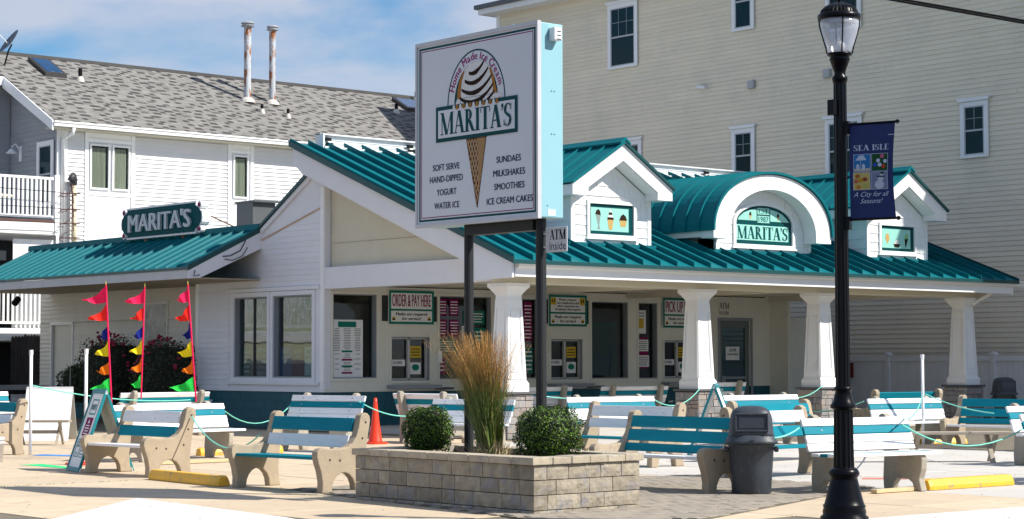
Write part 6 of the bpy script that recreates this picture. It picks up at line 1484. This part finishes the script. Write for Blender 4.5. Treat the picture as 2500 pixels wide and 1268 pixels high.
sB1 = scroll_bench(1.5, [(.68, .83, .20, WH), (.50, .635, .135, TE)], [(-.06, .16, WH), (-.33, -.07, WH)], CONC, 'scroll bench with white top plank, teal middle and white seat behind the left wheel stop', GS); place(sB1, 12.97, 22.72, -86)
sB12 = scroll_bench(1.86, [(.70, .83, .205, TE), (.54, .67, .145, TE), (.42, .51, .10, TE)], [(-.06, .13, WH), (-.33, -.07, WH)], CONC, 'scroll bench with three all teal back planks between planter and trash can', GS); place(sB12, 16.08, 16.0, -90)
sB11 = scroll_bench(1.8, [(.68, .83, .20, WH), (.52, .65, .145, WH)], [(-.06, .16, TE), (-.33, -.07, TE)], CONC, 'scroll bench with two white back planks and teal seat behind the right boxwood', GS); place(sB11, 19.35, 20.2, -88)
sB13 = dup(sB12, (21.9, 19.3, .015), R(4), 'sunlit all teal scroll bench behind the trash can', GS)
sB13c = scroll_bench(1.6, [(.68, .83, .20, WH), (.50, .635, .135, TE)], [(-.06, .16, TE), (-.33, -.07, TE)], CONC, 'sunlit scroll bench with white top plank over teal, right behind the trash can', GS); place(sB13c, 18.95, 16.75, 3)
sB16 = dup(sB12, (32.05, 25.3, .015), R(172), 'teal backed scroll bench far back by the fence, right of the third column', GS)
sB18 = dup(sB12, (27.2, 19.3, .015), R(-82), 'scroll bench far right beside the long plank bench', GS); sB18.scale = (1, 1, 1)
sB19 = dup(sB2, (14.0, 29.6, .015), R(-84), 'scroll bench cut by the left picture edge', GS)

# cross-legged plank benches
def plank_bench(Ln, label, x, y, deg, proto=None):
    t = thing('plank_bench', label, 'bench', (0, 0, 0), 'cross legged wooden plank benches')
    for k in range(2): g = G(); g.box(-Ln/2, Ln/2, -.15+k*.155, -.005+k*.155, .40, .44); part(g, 'seat_plank', WOOD, t, bevel=.004)
    for s in (-1, 1):
        xx = s*(Ln/2-.22)
        for q, off in ((-1, 0), (1, .041)):
            g = G(); a = Vector((xx+off, q*.20, 0)); b = Vector((xx+off, -q*.13, .399)); g.prism([(a.x, a.y-.04, 0), (a.x, a.y+.04, 0), (b.x, b.y+.04, .399), (b.x, b.y-.04, .399)], (.038, 0, 0)); part(g, 'leg', WOOD, t)
    g = G(); g.box(-Ln/2+.2, Ln/2-.2, -.02, .02, .2, .26); part(g, 'brace', WOOD, t)
    t.location = (x, y, .015); t.rotation_euler = (0, 0, R(deg)); return t
p1 = plank_bench(1.15, 'weathered plank bench on crossed legs by the white A-board at far left', 16.22, 31.9, -40)
p2 = dup(p1, (23.3, 17.45, .015), R(-38), 'weathered plank bench on crossed legs right of the street lamp'); p2.scale = (1.6, 1, 1)

# wheel stops
def stop(label, x, y, deg, Ln):
    t = thing('wheel_stop', label, 'wheel stop', (0, 0, 0), 'yellow parking wheel stops')
    g = G(); P = [(-.09, 0), (.09, 0), (.09, .05), (.055, .125), (-.055, .125), (-.09, .05)]
    V = []
    for xx, k in ((-Ln/2, .86), (-Ln/2+.05, 1), (Ln/2-.05, 1), (Ln/2, .86)): V += [(xx, a*k, b*k) for a, b in P]
    n = 6; fs = [tuple(range(n))[::-1], tuple(range(18, 24))]+[(i*n+j, i*n+(j+1) % n, (i+1)*n+(j+1) % n, (i+1)*n+j) for i in range(3) for j in range(n)]
    g.poly(V, fs); part(g, 'body', YEL, t, bevel=.008, seg=2)
    g = G()
    for xx in (-Ln/3, Ln/3): g.tube([(xx, 0, .12), (xx, 0, .128)], .02, 8)
    part(g, 'anchor_pin', GREYP, t)
    t.location = (x, y, .015); t.rotation_euler = (0, 0, R(deg)); return t
stop('shaded yellow wheel stop between the two left scroll benches', 12.56, 20.75, 87, 1.8)
s2 = stop('yellow wheel stop lying in front of the right edge bench', 18.85, 13.85, -2, 1.55)
dup(s2, (17.0, 26.5, .015), R(0), 'sunlit yellow wheel stop behind the left scroll bench seat', 'yellow parking wheel stops')
dup(s2, (27.5, 21.0, .015), R(-15), 'yellow wheel stop far back behind the long plank bench at right', 'yellow parking wheel stops')
# loose lumber pieces
for lb, x, y, dg, l in (('raw lumber board on the ground under the long slat bench with flag poles', 15.2, 24.6, 2, 1.6), ('raw lumber board on the ground under the bench behind the lamp base', 17.6, 13.9, 0, .8)):
    g = G(); g.box(-l/2, l/2, -.045, .045, 0, .04); o = tag(part(g, 'lumber_board', LUMBER, bevel=.003), lb, 'board'); o.location = (x, y, .02); o.rotation_euler = (0, 0, R(dg))

# trash cans
def trash(label, x, y, deg):
    t = thing('trash_can', label, 'trash can', (0, 0, 0), 'dome topped grey trash cans')
    g = G(); g.lathe([(.205, 0), (.215, .02), (.235, .30), (.250, .53), (.262, .54), (.262, .57), (.25, .575)], (0, 0, 0), 40); part(g, 'can', TRASH, t, smooth=True)
    g = G(); g.box(-.30, -.25, -.05, .05, .47, .53); g.box(.25, .30, -.05, .05, .47, .53); part(g, 'handle', TRASHD, t, bevel=.01)
    g = G(); g.lathe([(.285, .565), (.295, .575), (.285, .60), (.262, .63), (.255, .66)], (0, 0, 0), 48, sup=3.0); part(g, 'lid_skirt', TRASH, t, smooth=True)
    g = G(); g.lathe([(.250, .655), (.245, .68), (.235, .80), (.225, .87), (.205, .92), (.165, .955), (.10, .975), (.02, .98)], (0, 0, 0), 48, sup=3.6); part(g, 'dome', TRASH, t, smooth=True)
    g = G(); Fd = Fr((0, -.312, 0), (1, 0, 0), (0, .09, 1))
    g.fbox(Fd, -.185, .185, .70, .725, -.03, .012); g.fbox(Fd, -.185, .185, .885, .905, -.03, .012); g.fbox(Fd, -.185, -.165, .725, .885, -.03, .012); g.fbox(Fd, .165, .185, .725, .885, -.03, .012); part(g, 'opening_frame', TRASH, t, bevel=.006)
    g = G(); g.fbox(Fd, -.164, .164, .726, .884, -.02, -.004); part(g, 'flap', TRASHD, t)
    g = G(); g.fbox(Fd, -.14, .14, .74, .865, -.003, .002); part(g, 'flap_panel', TRASH, t, bevel=.003)
    g = G(); g.tube([(-.03, -.297, .605), (.03, -.297, .605)], .008, 6); part(g, 'latch', TRASHD, t)
    t.location = (x, y, .015); t.rotation_euler = (0, 0, R(deg)); return t
tc1 = trash('dark grey dome topped trash can in front of the teal benches', 16.10, 14.72, -46)
dup(tc1, (38.4, 27.15, .11), R(-30), 'dark trash can in the shade beside the last porch column', 'dome topped grey trash cans')
# traffic cones
def cone(label, x, y, h):
    t = thing('traffic_cone', label, 'traffic cone', (0, 0, 0), 'orange traffic cones')
    g = G(); g.lathe([(.135, .03), (.125, .05), (.075, h*.45), (.035, h*.9), (.028, h), (.02, h)], (0, 0, 0), 24); part(g, 'cone', ORANGE, t, smooth=True)
    g = G(); g.lathe([(.19, .0), (.195, .02), (.18, .032), (.13, .035)], (0, 0, 0), 28, sup=4); part(g, 'base', ORANGE, t)
    t.location = (x, y, .015); return t
cone('tall orange traffic cone between a bench and the left boxwood', 20.9, 28.15, .82)
cone('orange traffic cone half hidden inside the menu A-board', 13.6, 25.4, .46)
# A-boards
def aboard(label, N_, wdir, ddir, wd, spread, h, face, back, name='a_board'):
    N_ = Vector((N_[0], N_[1], .015)); wv = Vector((wdir[0], wdir[1], 0)).normalized(); dv = Vector((ddir[0], ddir[1], 0)).normalized()
    t = thing(name, label, 'sandwich board', tuple(N_))
    apex = N_+dv*spread/2+Vector((0, 0, h))
    F1 = Fr(tuple(N_+wv*wd), tuple(-wv), tuple(apex-N_)); Ls = (apex-N_).length
    g = G(); g.fbox(F1, 0, wd, 0, Ls, -.02, 0); part(g, 'front_board', face, t)
    N2 = N_+dv*spread; F2 = Fr(tuple(N2), tuple(wv), tuple(apex-N2)); g = G(); g.fbox(F2, 0, wd, 0, Ls-.01, -.02, 0); part(g, 'rear_board', back, t)
    return t, F1, F2, Ls
AB, F1, F2, Ls = aboard('tall teal edged menu A-board at left', (12.60, 23.60), (.25, .97), (.957, -.29), .68, .74, 1.10, PRINTW, mat('grey_board_back', (.50, .48, .42), .7, var=.1))
FBm = mat('aboard_teal', (.003, .19, .22), .5)
for FF in (F1, F2):
    g = G(); f = .035; g.fbox(FF, 0, .68, Ls-.06, Ls+.005, .0, .014); g.fbox(FF, 0, .68, 0, .06, 0, .014); g.fbox(FF, -.001, f, .06, Ls-.06, -.021, .014); g.fbox(FF, .68-f, .681, .06, Ls-.06, -.021, .014); part(g, 'frame', FBm, AB)
border(F1, .17, .50, .80, 1.02, .02, .001, 'logo_border', FBm, AB)
g = G(); put_text(g, F1, 'LOGO'[:0] or "MARITA'S", .335, .87, .24, .08, .0025, bold=.03); part(g, 'logo_lettering', FBm, AB)
g = G(); g.fbox(F1, .17, .50, .50, .76, .001, .003); part(g, 'maroon_block', MAG, AB)
g = G(); g.fprism(F1, [(.29, .68), (.38, .68), (.335, .74)], .0035, .0045)
for i in range(4): g.fbox(F1, .22+.02*(i % 2), .45-.02*(i % 2), .525+i*.038, .540+i*.038, .0035, .0045)
part(g, 'block_print', PRINTW, AB, kind='stuff')
border(F1, .10, .32, .20, .45, .012, .001, 'left_notice_border', FBm, AB); border(F1, .37, .59, .20, .45, .012, .001, 'right_notice_border', FBm, AB)
g = G(); put_text(g, F1, 'CASH', .21, .39, .14, .035, .003, bold=.03); put_text(g, F1, 'ONLY', .21, .34, .14, .035, .003, bold=.03); g.fbox(F1, .15, .27, .25, .262, .002, .003); g.fbox(F1, .17, .25, .225, .237, .002, .003)
for i in range(4): g.fbox(F1, .40, .56, .24+i*.045, .255+i*.045, .002, .003)
part(g, 'notice_lettering', FBm, AB, kind='stuff')
AW, F3, F4, L3 = aboard('blank white A-board behind the weathered bench at far left', (17.5, 33.2), (-.76, .65), (.65, .76), .88, .8, 1.0, PRINTW, mat('grey_board_back2', (.5, .5, .48), .7, var=.1))
AW.location = AW.location
AC, F5, F6, L5 = aboard('narrow teal and white A-board before the second porch column', (21.19, 20.69), (.803, .629), (.629, -.803), .62, .84, 1.12, PRINTW, mat('white_board_back', (.75, .75, .73), .7))
for FF in (F5, F6):
    g = G(); f = .04; g.fbox(FF, 0, .62, L5-.06, L5+.004, .0, .014); g.fbox(FF, 0, .62, 0, .05, 0, .014); g.fbox(FF, -.001, f, .05, L5-.06, -.021, .014); g.fbox(FF, .62-f, .621, .05, L5-.06, -.021, .014); part(g, 'frame', FBm, AC)
# pvc posts in white buckets
def ppost(label, x, y, z0, z1, lean=0):
    t = thing('pipe_post', label, 'post', (x, y, 0), 'white pipe posts for the rope line')
    g = G(); g.tube([(x, y, z0), (x+lean, y, z1)], .026, 12); part(g, 'pipe', PVC, t, smooth=True)
    g = G(); g.tube([(x+lean, y, z1-.07), (x+lean, y, z1+.01)], .032, 12); part(g, 'pipe_cap', PVC, t)
ppost('white pipe post in front of the blank A-board', 14.37, 28.51, .0, 1.67)
ppost('white pipe post behind the menu A-board', 14.55, 27.04, .0, 1.68)
ppost('white pipe post behind the long plank bench at right', 26.74, 20.54, .0, 1.58)
def bucket(label, x, y):
    t = thing('bucket', label, 'bucket', (x, y, 0), 'white plastic buckets holding posts')
    g = G(); g.lathe([(.13, .0), (.15, .33), (.156, .33), (.156, .36), (.14, .37)], (x, y, .015), 24); part(g, 'pail', PVC, t, smooth=True)
    g = G(); g.lathe([(.158, .28), (.162, .29), (.158, .30)], (x, y, .015), 24); part(g, 'rim', PVC, t)
bucket('white plastic bucket at the left picture edge', 12.95, 26.85)
# string of pennants
COLS = [('hot pink', pure('pennant_pink', (.85, .02, .10))), ('red', pure('pennant_red', (.85, .03, .02))), ('blue', pure('pennant_blue', (.01, .02, .18))), ('yellow', pure('pennant_yellow', (.80, .62, .02))), ('orange', pure('pennant_orange', (.85, .18, .01))), ('green', pure('pennant_green', (.03, .60, .08)))]
def flag(label, x, y, z0, z1, leanx, wav):
    t = thing('pennant_pole', label, 'flag pole', (x, y, z0), 'neon pole strings of coloured pennants')
    top = Vector((x, y, z1))-rtv*leanx; bot = Vector((x, y, z0))
    g = G(); g.tube([bot, bot+(top-bot)*.97], .013, 8); part(g, 'sleeve', pure('pole_pink', (.80, .02, .10)), t)
    g = G(); g.tube([bot+(top-bot)*.965, top], .006, 6); part(g, 'pole_tip', pure('pole_tip_yellow', (.6, .5, .1)), t)
    n_ = 6; span = (z1-z0)
    for i, (nm, m) in enumerate(COLS):
        q = .955-.148*i; p0 = bot+(top-bot)*q; p1 = bot+(top-bot)*(q-.125)
        ln = (.38, .30, .15, .23, .21, .30)[i]*wav[i]; dr_ = (.85, .9, .85, .8, .8, .75)[i]
        tip = p0+(p1-p0)*dr_-rtv*ln+fw*random.uniform(-.06, .06)
        g = G(); V = []; ns = 9; ph = random.uniform(0, 6); dr0 = random.uniform(.015, .055)
        for a in range(ns+1):
            k = a/ns
            for b in range(4):
                e0 = p0+(tip-p0)*k; e1 = p1+(tip-p1)*k; pt = e0+(e1-e0)*(b/3)
                pt = pt+fw*(.05*k*math.sin(k*7+ph+b*.5))+rtv*(.015*math.sin(k*9+b+ph))-Vector((0, 0, dr0*math.sin(math.pi*k)+.014*k*math.sin(k*8+ph*2+b))); V.append(tuple(pt))
        g.poly(V, [(a*4+b, (a+1)*4+b, (a+1)*4+b+1, a*4+b+1) for a in range(ns) for b in range(3)]); part(g, 'pennant', m, t, label='%s pennant' % nm)
flag('pole of coloured pennants, leftmost of the three', 14.60, 26.33, .86, 2.71, .105, (1, 1, 1, 1, 1, 1))
flag('pole of coloured pennants, middle one of the three', 17.22, 30.02, .85, 2.85, -.05, (.9, .75, 1.2, 1, .9, .6))
flag('pole of coloured pennants, rightmost of the three by the bay wall', 16.10, 26.37, .86, 2.75, .145, (.55, .75, 1.0, 1.05, .95, 1.3))
# ropes
def rope(label, a, b, sag, n=10):
    a, b = Vector(a), Vector(b); g = G()
    g.tube([a+(b-a)*(k/n)-Vector((0, 0, sag*4*(k/n)*(1-k/n))) for k in range(n+1)], .010, 5); tag(part(g, 'rope', ROPE), label, 'rope', 'green ropes strung between benches')
rope('green rope sagging from the long slat bench to the bench by the tall cone', (16.34, 26.16, .83), (18.63, 27.5, .74), .30)
rope('green rope from the left scroll bench to the right one near the ground', (13.35, 21.97, .78), (12.95, 19.75, .62), .28)
rope('green rope from the bench by the cone to the left boxwood', (18.9, 25.9, .83), (21.0, 27.4, .52), .06)
rope('green rope running behind the right boxwood between sign post and bench', (21.79, 24.79, .92), (22.6, 24.5, .86), .03)
rope('green rope rising to the second column base', (24.0, 24.22, .82), (29.1, 28.0, .93), .22)
rope('green rope tied to the third column base', (26.64, 23.26, .82), (32.95, 28.0, .95), .06)
rope('long green rope from the right pipe post down to the bench behind the lamp', (26.74, 20.54, .91), (18.0, 14.1, .82), .12)
rope('upper green rope from the right pipe post to the right picture edge', (26.77, 20.5, .92), (23.5, 16.8, .73), .05)
rope('lower green rope hanging over the long plank bench at right', (17.9, 14.05, .76), (20.4, 14.1, .68), .24)
rope('thin dark stretch of rope between trash can and bench behind the lamp', (15.9, 14.2, .66), (16.75, 14.55, .76), .03)
rope('green rope behind the lamp collar to the bench by the right pipe post', (30.7, 26.35, .45), (26.0, 21.2, .80), .05)
rope('thin rope crossing the blank A-board at far left', (14.37, 28.5, 1.12), (18.5, 30.5, .80), .10)

# rose bushes against the wing
RS1 = mat('rose_leaf_dark', (.018, .03, .012), .6, var=.3, scale=10); RS2 = mat('rose_leaf_mid', (.035, .055, .018), .6, var=.3, scale=10)
def rose(label, c, rx_, rz_, n, seed):
    t = bush('rose_bush', label, c, rx_, rx_*1.15, rz_, n, .032, RS1, RS2, 'rose bush', gaps=1, seed=seed)
    rnd = random.Random(seed); RD = mat('rose_red', (.30, .01, .05), .6, var=.3)
    g = G()
    for i in range(42):
        d = Vector((-abs(rnd.gauss(0, .6)), rnd.gauss(0, 1), abs(rnd.gauss(0, .8))+.25)).normalized(); p = Vector(c)+Vector((d.x*rx_, d.y*rx_*1.15, d.z*rz_*1.12))
        r_ = rnd.uniform(.035, .06)
        g.lathe([(r_*.3, -r_*.6), (r_, -r_*.2), (r_*.9, r_*.3), (r_*.4, r_*.6)], tuple(p), 7)
        if rnd.random() < .5: g.lathe([(r_*.3, -r_*.6), (r_*.9, -r_*.1), (r_*.4, r_*.5)], tuple(p+Vector((0, rnd.uniform(-.1, .1), rnd.uniform(-.1, .1)))), 6)
    part(g, 'roses', RD, t, kind='stuff')
rose('large dark rose bush with red blooms left of the middle pennant pole', (23.5, 42.35, 1.1), .80, .98, 9000, 11)
rose('dark rose bush with red blooms beside the bay wall corner', (23.5, 39.8, 1.05), .74, .92, 9000, 12)
bush('low_shrub', 'small round evergreen shrub left of the large rose bush', (23.7, 44.4, .9), .45, .55, .5, 5000, .03, LF1, RS2, seed=14)
# little flag
t = thing('small_flag', 'small drooping striped flag before the rose bushes', 'flag', (22.5, 42.6, 0))
g = G(); g.tube([(22.5, 42.6, 0), (22.5, 42.6, 1.35)], .01, 6); part(g, 'stick', WOOD, t)
g = G(); Ff2 = Fr((22.5, 42.6, 0), (.3, .9, 0))
for i in range(5): g.fprism(Ff2, [(.02+i*.03, 1.25-i*.03), (.035+i*.03, 1.25-i*.03), (.10+i*.03-.09, .95-i*.05), (.085+i*.03-.09, .95-i*.05)], 0, .003)
part(g, 'cloth', pure('flag_blue', (.05, .06, .15)), t)
